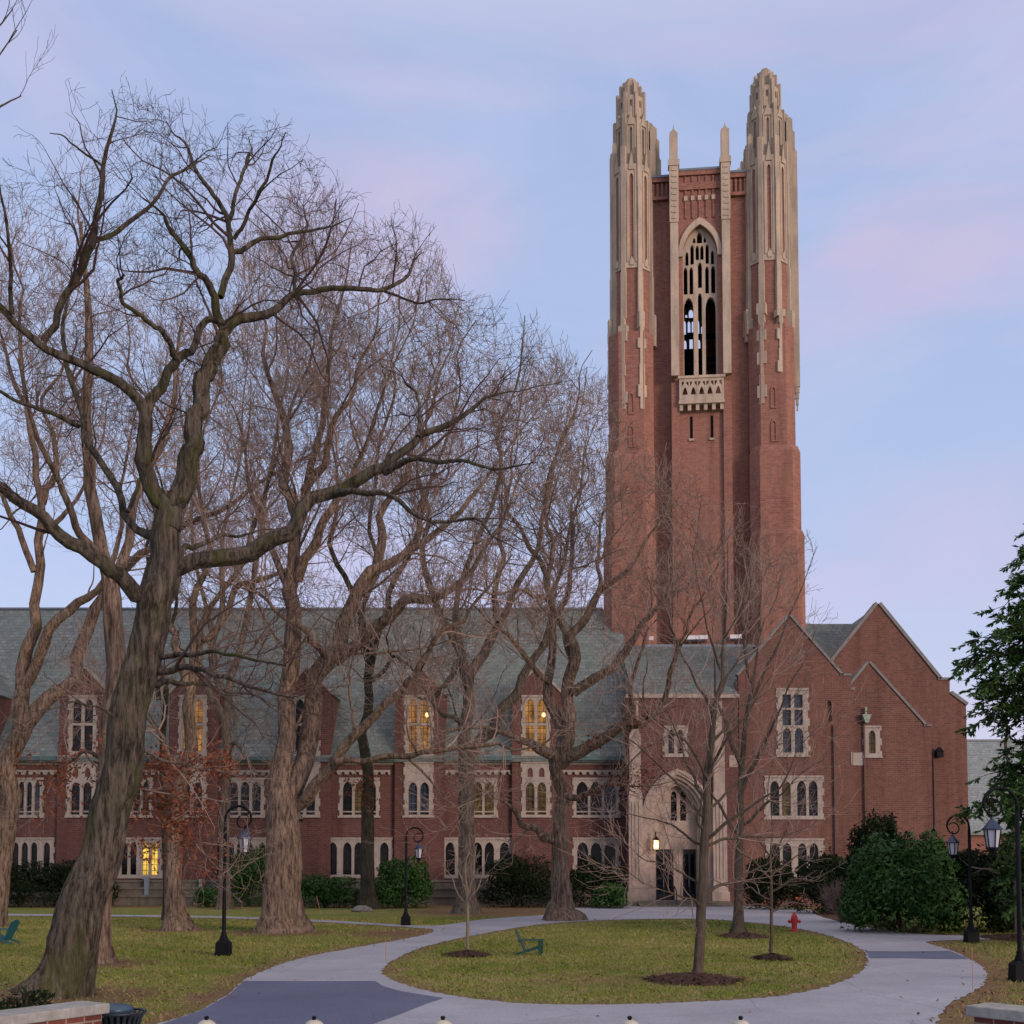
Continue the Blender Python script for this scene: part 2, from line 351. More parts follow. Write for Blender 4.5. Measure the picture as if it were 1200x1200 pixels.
# ------------------------------------------------------------------ object helpers
COL = sc.collection
def loc_of(parent):
    v = Vector((0, 0, 0)); p = parent
    while p is not None: v = v + p.location; p = p.parent
    return v
def thing(name, label, cat, loc, group=None):
    o = bpy.data.objects.new(name, None); COL.objects.link(o); o.location = loc
    o.empty_display_size = .3
    o['label'] = label; o['category'] = cat
    if group: o['group'] = group
    return o
def tag(o, label, cat, group=None, kind=None):
    o['label'] = label; o['category'] = cat
    if group: o['group'] = group
    if kind: o['kind'] = kind
    return o
def structure(o, kind='structure'):
    o['kind'] = kind; return o
def np_mesh(name, V, faces, mat, parent=None, smooth=False, local=False, k=4):
    """V (n,3), faces (m,k)"""
    V = np.asarray(V, dtype=np.float32)
    if parent is not None and not local: V = V - np.array(loc_of(parent), dtype=np.float32)
    faces = np.asarray(faces, dtype=np.int32); k = faces.shape[1]
    me = bpy.data.meshes.new(name)
    me.vertices.add(len(V)); me.vertices.foreach_set('co', V.ravel())
    me.loops.add(faces.size); me.loops.foreach_set('vertex_index', faces.ravel())
    me.polygons.add(len(faces)); me.polygons.foreach_set('loop_start', np.arange(0, faces.size, k, dtype=np.int32))
    try: me.polygons.foreach_set('loop_total', np.full(len(faces), k, dtype=np.int32))
    except Exception: pass
    if smooth: me.polygons.foreach_set('use_smooth', np.ones(len(faces), dtype=bool))
    me.update(calc_edges=True)
    me.materials.append(mat)
    o = bpy.data.objects.new(name, me); COL.objects.link(o)
    if parent is not None: o.parent = parent
    return o
class MB:
    def __init__(s): s.v = []; s.f = []
    def add(s, vs, fs):
        b = len(s.v); s.v += [tuple(p) for p in vs]; s.f += [tuple(b + i for i in f) for f in fs]; return s
    def box(s, x0, x1, y0, y1, z0, z1):
        return s.add([(x0, y0, z0), (x1, y0, z0), (x1, y1, z0), (x0, y1, z0), (x0, y0, z1), (x1, y0, z1), (x1, y1, z1), (x0, y1, z1)],
                     [(3, 2, 1, 0), (4, 5, 6, 7), (0, 1, 5, 4), (1, 2, 6, 5), (2, 3, 7, 6), (3, 0, 4, 7)])
    def plate(s, outer, holes, y0, y1, T=None):
        """outline with holes in the x-z plane, thickness y0..y1 (y0 is the face towards the viewer)"""
        loops = [outer] + list(holes)
        flat = [p for lp in loops for p in lp]; n = len(flat)
        tris = tessellate_polygon([[Vector((p[0], p[1], 0)) for p in lp] for lp in loops])
        T = T or (lambda x, y, z: (x, y, z))
        vs = [T(x, y0, z) for x, z in flat] + [T(x, y1, z) for x, z in flat]
        fs = []
        for t in tris:
            a, b_, c = [flat[i] for i in t]
            if (b_[0] - a[0]) * (c[1] - a[1]) - (b_[1] - a[1]) * (c[0] - a[0]) < 0: t = (t[0], t[2], t[1])
            fs.append(tuple(t)); fs.append(tuple(n + i for i in reversed(t)))
        i0 = 0
        for li, lp in enumerate(loops):
            k = len(lp)
            area = sum(lp[i][0] * lp[(i + 1) % k][1] - lp[(i + 1) % k][0] * lp[i][1] for i in range(k))
            ccw = area > 0
            for i in range(k):
                a, b_ = i0 + i, i0 + (i + 1) % k
                if ccw == (li == 0): fs.append((b_, a, n + a, n + b_))
                else: fs.append((a, b_, n + b_, n + a))
            i0 += k
        return s.add(vs, fs)
    def profx(s, prof, x0, x1):
        """y-z outline extruded along x"""
        return s.plate([(y, z) for y, z in prof], [], x0, x1, T=lambda a, t, z: (t, a, z))
    def prismz(s, poly, z0, z1):
        n = len(poly)
        vs = [(x, y, z0) for x, y in poly] + [(x, y, z1) for x, y in poly]
        return s.add(vs, [tuple(range(n - 1, -1, -1)), tuple(range(n, 2 * n))] + [(i, (i + 1) % n, n + (i + 1) % n, n + i) for i in range(n)])
    def ngon(s, cx, cy, r, z0, z1, n=8, r1=None, ph=None):
        ph = math.pi / n if ph is None else ph; r1 = r if r1 is None else r1
        a = [(cx + r * math.cos(ph + 2 * math.pi * i / n), cy + r * math.sin(ph + 2 * math.pi * i / n), z0) for i in range(n)]
        c = [(cx + r1 * math.cos(ph + 2 * math.pi * i / n), cy + r1 * math.sin(ph + 2 * math.pi * i / n), z1) for i in range(n)]
        return s.add(a + c, [tuple(range(n - 1, -1, -1)), tuple(range(n, 2 * n))] + [(i, (i + 1) % n, n + (i + 1) % n, n + i) for i in range(n)])
    def lathe(s, cx, cy, prof, n=16):
        k = len(prof); vs = []
        for r, z in prof:
            vs += [(cx + r * math.cos(2 * math.pi * i / n), cy + r * math.sin(2 * math.pi * i / n), z) for i in range(n)]
        fs = [tuple(range(n - 1, -1, -1)), tuple(range((k - 1) * n, k * n))]
        for j in range(k - 1):
            fs += [(j * n + i, j * n + (i + 1) % n, (j + 1) * n + (i + 1) % n, (j + 1) * n + i) for i in range(n)]
        return s.add(vs, fs)
    def tube(s, pts, r, n=8):
        pts = [Vector(p) for p in pts]; rs = r if isinstance(r, (list, tuple)) else [r] * len(pts)
        vs = []; u = None
        for i, p in enumerate(pts):
            t = (pts[min(i + 1, len(pts) - 1)] - pts[max(i - 1, 0)]).normalized()
            if u is None:
                u = t.cross(Vector((0, 0, 1)));
                if u.length < .1: u = t.cross(Vector((0, 1, 0)))
            u = (u - t * u.dot(t)).normalized(); w = t.cross(u)
            vs += [p + (u * math.cos(2 * math.pi * k / n) + w * math.sin(2 * math.pi * k / n)) * rs[i] for k in range(n)]
        m_ = len(pts)
        fs = [tuple(range(n - 1, -1, -1)), tuple(range((m_ - 1) * n, m_ * n))]
        for j in range(m_ - 1):
            fs += [(j * n + i, j * n + (i + 1) % n, (j + 1) * n + (i + 1) % n, (j + 1) * n + i) for i in range(n)]
        return s.add(vs, fs)
    def obox(s, c, ax, ay, az):
        """box from a centre and three half-axis vectors"""
        c, ax, ay, az = map(Vector, (c, ax, ay, az))
        vs = [c + ax * i + ay * j + az * k for k in (-1, 1) for i, j in ((-1, -1), (1, -1), (1, 1), (-1, 1))]
        return s.add(vs, [(3, 2, 1, 0), (4, 5, 6, 7), (0, 1, 5, 4), (1, 2, 6, 5), (2, 3, 7, 6), (3, 0, 4, 7)])
    def build(s, name, mat, parent=None, smooth=False, local=False, bevel=0.0):
        off = Vector((0, 0, 0)) if (parent is None or local) else loc_of(parent)
        me = bpy.data.meshes.new(name)
        me.from_pydata([tuple(Vector(p) - off) for p in s.v], [], s.f); me.update()
        if smooth:
            for p in me.polygons: p.use_smooth = True
        me.materials.append(mat)
        o = bpy.data.objects.new(name, me); COL.objects.link(o)
        if parent is not None: o.parent = parent
        if bevel:
            bv = o.modifiers.new('bevel', 'BEVEL'); bv.width = bevel; bv.segments = 2; bv.limit_method = 'ANGLE'; bv.angle_limit = R(40)
        return o
def copy_tree(o, parent=None):
    c = o.copy(); COL.objects.link(c)
    if parent is not None: c.parent = parent
    for ch in list(o.children): copy_tree(ch, c)
    return c

# ------------------------------------------------------------------ window helper
def light_shape(xa, xb, za, zb, arch=True):
    if not arch: return [(xa, za), (xb, za), (xb, zb), (xa, zb)]
    w = xb - xa; c = (xa + xb) / 2; s = min(w * .75, (zb - za) * .5)
    return [(xa, za), (xb, za), (xb, zb - s), (xb - w * .10, zb - s * .45), (xb - w * .28, zb - s * .15), (c, zb),
            (xa + w * .28, zb - s * .15), (xa + w * .10, zb - s * .45), (xa, zb - s)]
def toothed(x0, x1, z0, z1, t=.16, seed=0, step=.42):
    r = random.Random(seed)
    def side(x, sg):
        z = z0; out = []; on = r.random() > .5
        while z < z1 - .05:
            zn = min(z1, z + step * r.uniform(.7, 1.3)); xx = x + sg * (t * r.uniform(.6, 1.1) if on else 0)
            out += [(xx, z), (xx, zn)]; z = zn; on = not on
        return out
    return side(x1, 1) + list(reversed(side(x0, -1)))
def evenly(x0, x1, n, edge, mull, heavy=()):
    """light spans across x0..x1; heavy = mullion indices that are thick piers"""
    ms = [mull * (2.3 if i in heavy else 1.0) for i in range(n - 1)]
    w = (x1 - x0 - 2 * edge - sum(ms)) / n; out = []; x = x0 + edge
    for i in range(n):
        out.append((x, x + w)); x += w + (ms[i] if i < n - 1 else 0)
    return out
_wseed = [0]
def window(root, Y, x0, x1, z0, z1, lights, rows, panes=None, label=None, tooth=.10, default=None, extra=None):
    """stone window: toothed surround with one hole per light and row, a pane behind each lit kind. Returns the wall hole."""
    _wseed[0] += 1
    holes = [light_shape(a, b_, za, zb, arch) for a, b_ in lights for za, zb, arch in rows]
    if extra: holes += extra
    fr = MB().plate(toothed(x0, x1, z0, z1, tooth, _wseed[0]), holes, Y - .05, Y + .22)
    fr.box(x0 - .12, x1 + .12, Y - .13, Y - .051, z0 - .02, z0 + .11)         # sill
    fr.box(x0 - .06, x1 + .06, Y - .11, Y - .051, z1 - .10, z1 + .03)         # label mould
    w = fr.build('window', STONE_TRIM, root)
    if label: w['label'] = label
    default = default or GLASS
    for i, (a, b_) in enumerate(lights):
        mt = (panes or {}).get(i, default)
        za, zb = rows[0][0], rows[-1][1]
        pm = MB().box(a - .03, b_ + .03, Y + .13, Y + .15, min(r_[0] for r_ in rows) - .03, max(r_[1] for r_ in rows) + .03)
        pm.build('pane', mt, w)
    return [(min(a for a, _ in lights) - .01, min(r_[0] for r_ in rows) - .01), (max(b_ for _, b_ in lights) + .01, min(r_[0] for r_ in rows) - .01),
            (max(b_ for _, b_ in lights) + .01, max(r_[1] for r_ in rows) + .01), (min(a for a, _ in lights) - .01, max(r_[1] for r_ in rows) + .01)]

# ================================================================== BELL TOWER
TY = 88.0
def tz(py): return PZ(py, 81.7)
tower = thing('bell_tower', 'tall square red brick bell tower with pale stone pinnacles rising behind the slate roofs', 'tower', (14.9, TY, 0))
tower.rotation_euler = (0, 0, R(-6))
zb0, zb1 = tz(447), tz(262)                       # belfry opening sill and apex
zpar = tz(205)
shaft = MB(); shaft.box(-5.5, 5.5, -5.5, 5.5, 0, zb0 - .3)
def chamf(mb, cx, cy, a, c, z0, z1, a1=None):
    a1 = a1 or a; q = lambda a, c, z: [(cx + x, cy + y, z) for x, y in ((-a, -a + c), (-a + c, -a), (a - c, -a), (a, -a + c), (a, a - c), (a - c, a), (-a + c, a), (-a, a - c))]
    mb.add(q(a, c, z0) + q(a1, c * a1 / a, z1), [tuple(range(7, -1, -1)), tuple(range(8, 16))] + [(i, (i + 1) % 8, 8 + (i + 1) % 8, 8 + i) for i in range(8)])
def rotk(k):
    c, s = [(1, 0), (0, 1), (-1, 0), (0, -1)][k]
    return lambda x, y, z: (x * c - (y + .5) * s, x * s + (y + .5) * c, z)
HW = 1.97
def pointed(cx, hw, z0, zs, za, n=7):
    """two-arc pointed arch outline, counter-clockwise from bottom left"""
    h = za - zs; d = max(0.0, (h * h - hw * hw) / (2 * hw)); rad = hw + d
    am = math.atan2(h, d) if h > hw else math.pi / 2
    right = [(cx - d + rad * math.cos(am * i / n), zs + (rad if h > hw else h) * math.sin(am * i / n)) for i in range(n)]
    return [(cx - hw, z0), (cx + hw, z0)] + right + [(cx, za)] + [(2 * cx - x, z) for x, z in reversed(right)]
def belfry_arch(hw, z0, zs, za, n=7): return pointed(0, hw, z0, zs, za, n)
zspr = tz(300)
hole = belfry_arch(1.30, zb0, zspr + .2, tz(262))
for k in range(4):
    T = rotk(k)
    shaft.plate([(-6, zb0 - .3), (6, zb0 - .3), (6, zpar), (-6, zpar)], [[(x, max(z, zb0 - .2)) for x, z in hole]], -6.0 + .002 * k, -5.3, T)
    shaft.plate([(-HW, 0), (HW, 0), (HW, zpar), (-HW, zpar)], [hole], -6.75, -6.003, T)
    # flat pilaster strips beside the centre bay
    for sg in (-1, 1):
        a, b_ = sorted((sg * 1.62, sg * 2.22)); shaft.plate([(a, 0), (b_, 0), (b_, tz(448)), (a, tz(448))], [], -7.0, -6.7, T)
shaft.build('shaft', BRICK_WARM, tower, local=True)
MB().box(-5.4, 5.4, -5.4, 5.4, zpar - 1.2, zpar - .9).build('roof', LEAD, tower, local=True)
fl = MB().box(-4.7, 4.7, -4.7, 4.7, zb0 - .28, zb0 - .1)
fl.build('belfry_floor', DARK_VOID, tower, local=True)
bf = MB()
for x in (-2.6, 2.6):
    for y in (-2.6, 2.6): bf.box(x - .18, x + .18, y - .18, y + .18, zb0 - .1, tz(290))
for z in (tz(425), tz(398), tz(370), tz(330)):
    bf.box(-2.9, 2.9, -2.9, -2.6, z, z + .28); bf.box(-2.9, 2.9, 2.6, 2.9, z, z + .28)
    bf.box(-2.9, -2.6, -2.6, 2.6, z, z + .28); bf.box(2.6, 2.9, -2.6, 2.6, z, z + .28)
bf.box(-2.2, 1.0, 1.5, 1.8, zb0, tz(352)); bf.box(-4.7, -1.9, 3.0, 3.3, zb0, tz(300))
bfo = bf.build('bell_frame', DARK_VOID, tower, local=True)
for (x, y, zt_, s) in ((-1.1, -.6, tz(372), 1.0), (1.2, .4, tz(400), .75)):
    MB().lathe(x, y, [(.95 * s, zt_ - 1.5 * s), (.72 * s, zt_ - 1.2 * s), (.55 * s, zt_ - .6 * s), (.42 * s, zt_ - .15 * s), (.1 * s, zt_)], 14).build('bell', BLACK, bfo, smooth=True, local=True)

# tracery, hood mould and balcony on each face
def lancet(xa, xb, za, zb, n=3):
    w = (xb - xa) / 2; c = (xa + xb) / 2; s = min(w * 2.4, (zb - za) * .45)
    pts = [(xa, za), (xb, za), (xb, zb - s)]
    pts += [(c + w * math.cos(t * math.pi / 2 / n), zb - s + s * math.sin(t * math.pi / 2 / n)) for t in range(1, n)]
    pts += [(c, zb)]
    pts += [(c - w * math.cos(t * math.pi / 2 / n), zb - s + s * math.sin(t * math.pi / 2 / n)) for t in range(n - 1, 0, -1)]
    return pts + [(xa, zb - s)]
outer = belfry_arch(1.50, zb0 + .02, zspr + .2, tz(259))
holes = [lancet(-1.22, -.50, zb0 + .25, tz(345)), lancet(-.16, .14, zb0 + .25, tz(340)), lancet(.40, 1.18, zb0 + .25, tz(345)),
         lancet(-1.22, -.93, tz(341), tz(309)), lancet(-.78, -.50, tz(341), tz(309)), lancet(-.14, .16, tz(334), tz(304)),
         lancet(.40, .68, tz(341), tz(309)), lancet(.84, 1.16, tz(341), tz(309)),
         lancet(-1.08, -.84, tz(307), tz(291)), lancet(-.70, -.44, tz(306), tz(283)), lancet(-.30, -.05, tz(301), tz(284)), lancet(.05, .30, tz(301), tz(284)),
         lancet(.44, .70, tz(306), tz(283)), lancet(.84, 1.08, tz(307), tz(291)), lancet(-.20, .20, tz(281.5), tz(268.5)), lancet(-.50, -.30, tz(281), tz(275)), lancet(.30, .50, tz(281), tz(275))]
for k in range(4):
    T = rotk(k); tr = MB(); hood = MB(); bal = MB(); cren = MB()
    tr.plate(outer, holes, -6.42, -6.08, T)
    o_ = belfry_arch(1.62, tz(300), zspr + .3, tz(255)); i_ = belfry_arch(1.30, tz(300), zspr + .25, tz(263))
    hood.plate(o_[1:] + [o_[0]] + [i_[0]] + list(reversed(i_[1:])), [], -6.93, -6.76, T)
    # balcony with pierced triangles
    z0, z1 = tz(473), tz(446); zz = tz(469); hs = []
    w = 3.3; n_ = 5
    for i in range(n_):
        x0 = -w / 2 + .12 + i * (w - .24) / n_; x1 = x0 + (w - .24) / n_; c = (x0 + x1) / 2
        zl, zh = zz + .28, z1 - .22
        hs.append([(c - .20, zl), (c + .20, zl), (c + .11, zl + .42), (c, zl + .6), (c - .11, zl + .42)])
        if i < n_: hs.append([(x0 + .05, zh), (x0 + .05, zl + .62), (c - .08, zh - .12), (c - .08, zh)])
        hs.append([(x1 - .05, zl + .62), (x1 - .05, zh), (c + .08, zh), (c + .08, zh - .12)])
    bal.plate([(-w / 2, z0), (w / 2, z0), (w / 2, z1), (-w / 2, z1)], hs, -7.28, -7.14, T)
    bal.plate([(-w / 2 - .1, z1), (w / 2 + .1, z1), (w / 2 + .1, z1 + .2), (-w / 2 - .1, z1 + .2)], [], -7.36, -7.02, T)
    bal.plate([(-w / 2 - .05, z0 - .16), (w / 2 + .05, z0 - .16), (w / 2 + .05, z0 + .08), (-w / 2 - .05, z0 + .08)], [], -7.33, -6.765, T)
    for i in range(6):
        x = -1.5 + i * .6; bal.plate([(x - .13, z0 - .62), (x + .13, z0 - .62), (x + .13, z0 - .165), (x - .13, z0 - .165)], [], -7.18, -6.77, T)
    # shafts that run up past the parapet and end in pinnacles
    for sg in (-1, 1):
        x = sg * 1.93; shf = MB()
        shf.plate([(x - .30, tz(441)), (x + .30, tz(441)), (x + .30, tz(262)), (x - .30, tz(262))], [], -7.20, -6.72, T)
        shf.plate([(x - .34, tz(262)), (x + .34, tz(262)), (x + .34, tz(196)), (x - .34, tz(196))], [], -7.26, -6.70, T)
        shf.plate([(x - .42, tz(196)), (x + .42, tz(196)), (x + .42, tz(189)), (x - .42, tz(189))], [], -7.32, -6.6, T)
        shf.plate([(x - .30, tz(189)), (x + .30, tz(189)), (x + .30, tz(156)), (x - .30, tz(156))], [], -7.2, -6.6, T)
        shf.plate([(x - .30, tz(156)), (x + .30, tz(156)), (x + .06, tz(151)), (x, tz(145)), (x - .06, tz(151))], [], -7.0, -6.8, T)
        for q in range(9):
            zq = tz(258 - q * 7); shf.plate([(x - .20, zq), (x + .20, zq), (x + .12, zq + .24), (x - .12, zq + .24)], [], -7.31, -7.255, T)
        shf.build('pinnacle_shaft', STONE, tower, local=True)
    # parapet arcade
    for i in range(7):
        x = -1.56 + i * .52; cren.plate([(x - .07, tz(255)), (x + .07, tz(255)), (x + .07, tz(206)), (x - .07, tz(206))], [], -6.84, -6.752, T)
    for x in [sg * (2.45 + .34 * i) for sg in (-1, 1) for i in range(5)]:
        cren.plate([(x - .08, tz(222)), (x + .08, tz(222)), (x + .08, tz(206.5)), (x - .08, tz(206.5))], [], -6.22, -6.008, T)
    for sg in (-1, 1):
        a, b_ = sorted((sg * 2.35, sg * 3.95)); cren.plate([(a, tz(226)), (b_, tz(226)), (b_, tz(222.1)), (a, tz(222.1))], [], -6.28, -6.009, T)
    cren.plate([(-1.58, tz(222)), (1.58, tz(222)), (1.58, tz(214)), (-1.58, tz(214))], [], -6.90, -6.753, T)
    for i in range(5): hood.plate([(-1.04 - .13 + i * .52, tz(234.5)), (-1.04 + .13 + i * .52, tz(234.5)), (-1.04 + .13 + i * .52, tz(229)), (-1.04 - .13 + i * .52, tz(229))], [], -6.88, -6.756, T)
    cren.plate([(-1.58, zpar), (1.58, zpar), (1.58, tz(200)), (-1.58, tz(200))], [], -6.92, -5.61, T)
    cren.plate([(-4.2, zpar), (4.2, zpar), (4.2, tz(200.05)), (-4.2, tz(200.05))], [], -6.3, -5.6, T)
    tr.build('tracery', STONE, tower, local=True); hood.build('hood_mould', STONE, tower, local=True)
    bal.build('balcony', STONE, tower, local=True); cren.build('parapet', BRICK_WARM, tower, local=True)
for k in range(4): cp = MB(); cp.plate([(-4.2, tz(200)), (4.2, tz(200)), (4.2, tz(197.5)), (-4.2, tz(197.5))], [], -6.36, -5.5, rotk(k)); cp.plate([(-1.6, tz(199.9)), (1.6, tz(199.9)), (1.6, tz(197.4)), (-1.6, tz(197.4))], [], -6.96, -6.37, rotk(k)); cp.build('coping', LEAD, tower, local=True)
for x in (-.75, .78):
    w_ = MB().box(x - .10, x + .10, -6.26, -6.24, tz(513), tz(487)).build('slit_window', DARK_VOID, tower, local=True)
    MB().box(x - .2, x + .2, -6.36, -6.252, tz(516), tz(513.5)).build('sill', STONE, w_, local=True)

rt = random.Random(5)
def turret(cx, cy):
    tz = lambda py: PZ(py, 83.3)
    sx, sy = (1 if cx > 0 else -1), (1 if cy > 0 else -1)
    b1 = MB()
    r8 = 1 / math.cos(math.pi / 8)
    chamf(b1, cx + sx * .12, cy + sy * .1, 1.96, .62, 0, tz(640))
    chamf(b1, cx + sx * .12, cy + sy * .1, 1.96, .62, tz(640), tz(634), 1.82)
    chamf(b1, cx + sx * .06, cy, 1.85, .66, tz(636), tz(545))
    c2x, c2y = cx - sx * .16, cy - sy * .16
    chamf(b1, cx + sx * .06, cy, 1.85, .66, tz(545), tz(537), 1.68)
    chamf(b1, cx - sx * .06, cy - sy * .06, 1.68, .74, tz(540), tz(400))
    b1.ngon(c2x, c2y, 1.48 * r8, tz(400), tz(215), 8, 1.40 * r8)
    # thin blind niches down the front
    t_ = b1.build('turret', BRICK_WARM, tower, local=True)
    st = MB(); pn = MB()
    for i in range(8):
        a = math.pi / 8 + i * math.pi / 4
        ca, sa = math.cos(a), math.sin(a); ta = (-sa, ca)
        # corner ribs: a stack of stones of uneven width at the foot, narrower above
        zfoot = tz(rt.choice([412, 432, 455, 490]))
        def rib(r0, r1, w, z0, z1, shape=st):
            p = [(r0, -w), (r1, -w), (r1, w), (r0, w)]
            shape.prismz([(c2x + ca * u - sa * v, c2y + sa * u + ca * v) for u, v in p], z0, z1)
        z = zfoot; 
        while z < tz(385):
            zn = z + rt.uniform(.45, .95); rib(1.2, 1.95, rt.choice((.13, .17, .22, .34)), z, zn - .004); z = zn
        rib(1.1, 1.62 * r8, .20, z, tz(330)); rib(1.1, 1.58 * r8, .175, tz(330), tz(232)); rib(1.05, 1.55 * r8, .185, tz(232), tz(184))
        # facet between ribs: pale jambs and a pointed head over a brick strip
        f0 = i * math.pi / 4; cf, sf = math.cos(f0), math.sin(f0)
        T = lambda x, y, z, cf=cf, sf=sf: (c2x + cf * -y - sf * x, c2y + sf * -y + cf * x, z)
        zt0, zt1 = tz(325), tz(205)
        st.plate([(-.50, zt0), (.50, zt0), (.50, zt1), (-.50, zt1)], [lancet(-.14, .14, zt0 + .35, tz(216))], -1.53, -1.32, T)
        st.plate([(-.16, tz(322)), (.16, tz(322)), (.16, tz(317)), (0, tz(312)), (-.16, tz(317))], [], -1.60, -1.31, T)
        # pinnacle stage
        pn.plate([(-.52, tz(205) + .01), (.52, tz(205) + .01), (.50, tz(150)), (-.50, tz(150))], [lancet(-.10, .10, tz(192), tz(160))], -1.30, -.9, T)
        MB().plate([(-.12, tz(194)), (.12, tz(194)), (.12, tz(158)), (-.12, tz(158))], [], -1.0, -.95, T).build('lancet', DARK_VOID, t_, local=True)
        pn.plate([(-.40, tz(150)), (.40, tz(150)), (.30, tz(120)), (-.30, tz(120))], [lancet(-.08, .08, tz(133), tz(125))], -1.0, -.7, T)
        for u_ in (-.36, .26): pn.plate([(u_, tz(204)), (u_ + .10, tz(204)), (u_ + .10, tz(156)), (u_, tz(156))], [], -1.37, -1.0, T)
        for u_ in (-.27, .17): pn.plate([(u_, tz(150)), (u_ + .10, tz(150)), (u_ + .09, tz(124)), (u_, tz(124))], [], -1.06, -.8, T)
        for u_ in (-.36, .27): st.plate([(u_, tz(318)), (u_ + .09, tz(318)), (u_ + .09, tz(212)), (u_, tz(212))], [], -1.59, -1.3, T)
        pn.plate([(-.30, tz(158)), (.30, tz(158)), (0, tz(143))], [], -1.38, -1.0, T)
        pn.plate([(-.22, tz(212)), (.22, tz(212)), (0, tz(190))], [], -1.62, -1.3, T)
        def pr(r0, r1, w, z0, z1): rib(r0, r1, w, z0, z1, pn)
        pr(.9, 1.46, .13, tz(184), tz(rt.choice([146, 144, 148])))
        pr(.7, 1.20, .12, tz(150), tz(rt.choice([115, 117, 113])))
        pr(.5, .92, .11, tz(118), tz(rt.choice([103, 105, 104])))
        pr(.3, .66, .10, tz(106), tz(98.5))
    pn.ngon(c2x, c2y, 1.22, tz(215), tz(148), 8)
    pn.ngon(c2x, c2y, .92, tz(148), tz(118), 8)
    pn.ngon(c2x, c2y, .66, tz(118), tz(99), 8)
    pn.ngon(c2x, c2y, .60, tz(99), tz(97), 8, .44); pn.ngon(c2x, c2y, .40, tz(97), tz(93.5), 8, .34); pn.ngon(c2x, c2y, .34, tz(93.5), tz(91), 8, .12)
    # the stair of lesser shafts that steps down on the east of each turret
    for dx, dy, top, w in ((1.42, .3, 146, .30), (1.72, .05, 153, .27), (1.95, .3, 165, .24), (1.66, -.42, 158, .20), (2.1, .0, 190, .20), (1.5, .9, 150, .28), (1.9, .8, 175, .26)):
        x, y = c2x + dx, c2y + dy; ft = tz(215) if cx < 0 else tz(rt.choice((440, 462, 480)))
        if cx > 0:
            for q in range(4): pn.box(x - w * (.8 - .18 * q), x + w * (.8 - .18 * q), y - w * (.8 - .18 * q), y + w * (.8 - .18 * q), ft - .45 * (q + 1), ft - .45 * q - .003)
        pn.box(x - w, x + w, y - w, y + w, ft, tz(top)); pn.box(x - w * .6, x + w * .6, y - w * .6, y + w * .6, tz(top), tz(top - 3))
    for dx, dy, top, w in ((-1.42, .2, 183, .24), (-1.25, -.70, 176, .20)):
        x, y = c2x + dx, c2y + dy; ft = tz(215) if cx > 0 else tz(rt.choice((430, 452)))
        pn.box(x - w, x + w, y - w, y + w, ft, tz(top)); pn.box(x - w * .6, x + w * .6, y - w * .6, y + w * .6, tz(top), tz(top - 3))
    st.build('rib', STONE, t_, local=True); pn.build('pinnacle', STONE_GREY, t_, local=True)
    # moulded blind panels in the brick
    for zc in (470, 508):
        for i in range(8):
            f0 = i * math.pi / 4; cf, sf = math.cos(f0), math.sin(f0)
            if cf * sx + sf * sy < -.1: continue
            T = lambda x, y, z, cf=cf, sf=sf: (cx - sx * .06 + cf * -y - sf * x, cy - sy * .06 + sf * -y + cf * x, z)
            MB().plate(lancet(-.22, .22, tz(zc + 26), tz(zc)), [lancet(-.13, .13, tz(zc + 24), tz(zc + 2.5))], -1.76, -1.5, T).build('blind_niche', BRICK_WARM, t_, local=True)
for cx in (-5.3, 5.3):
    for cy in (-5.3, 5.3): turret(cx, cy)
for px_ in (758, 808, 822, 862, 895):
    x = (px_ - 825) / 16.2; fp = MB(); fp.box(x - .42, x + .42, -7.3, -6.2, tz(752), tz(747.5)); fp.build('flashing', WHITE, tower, local=True)

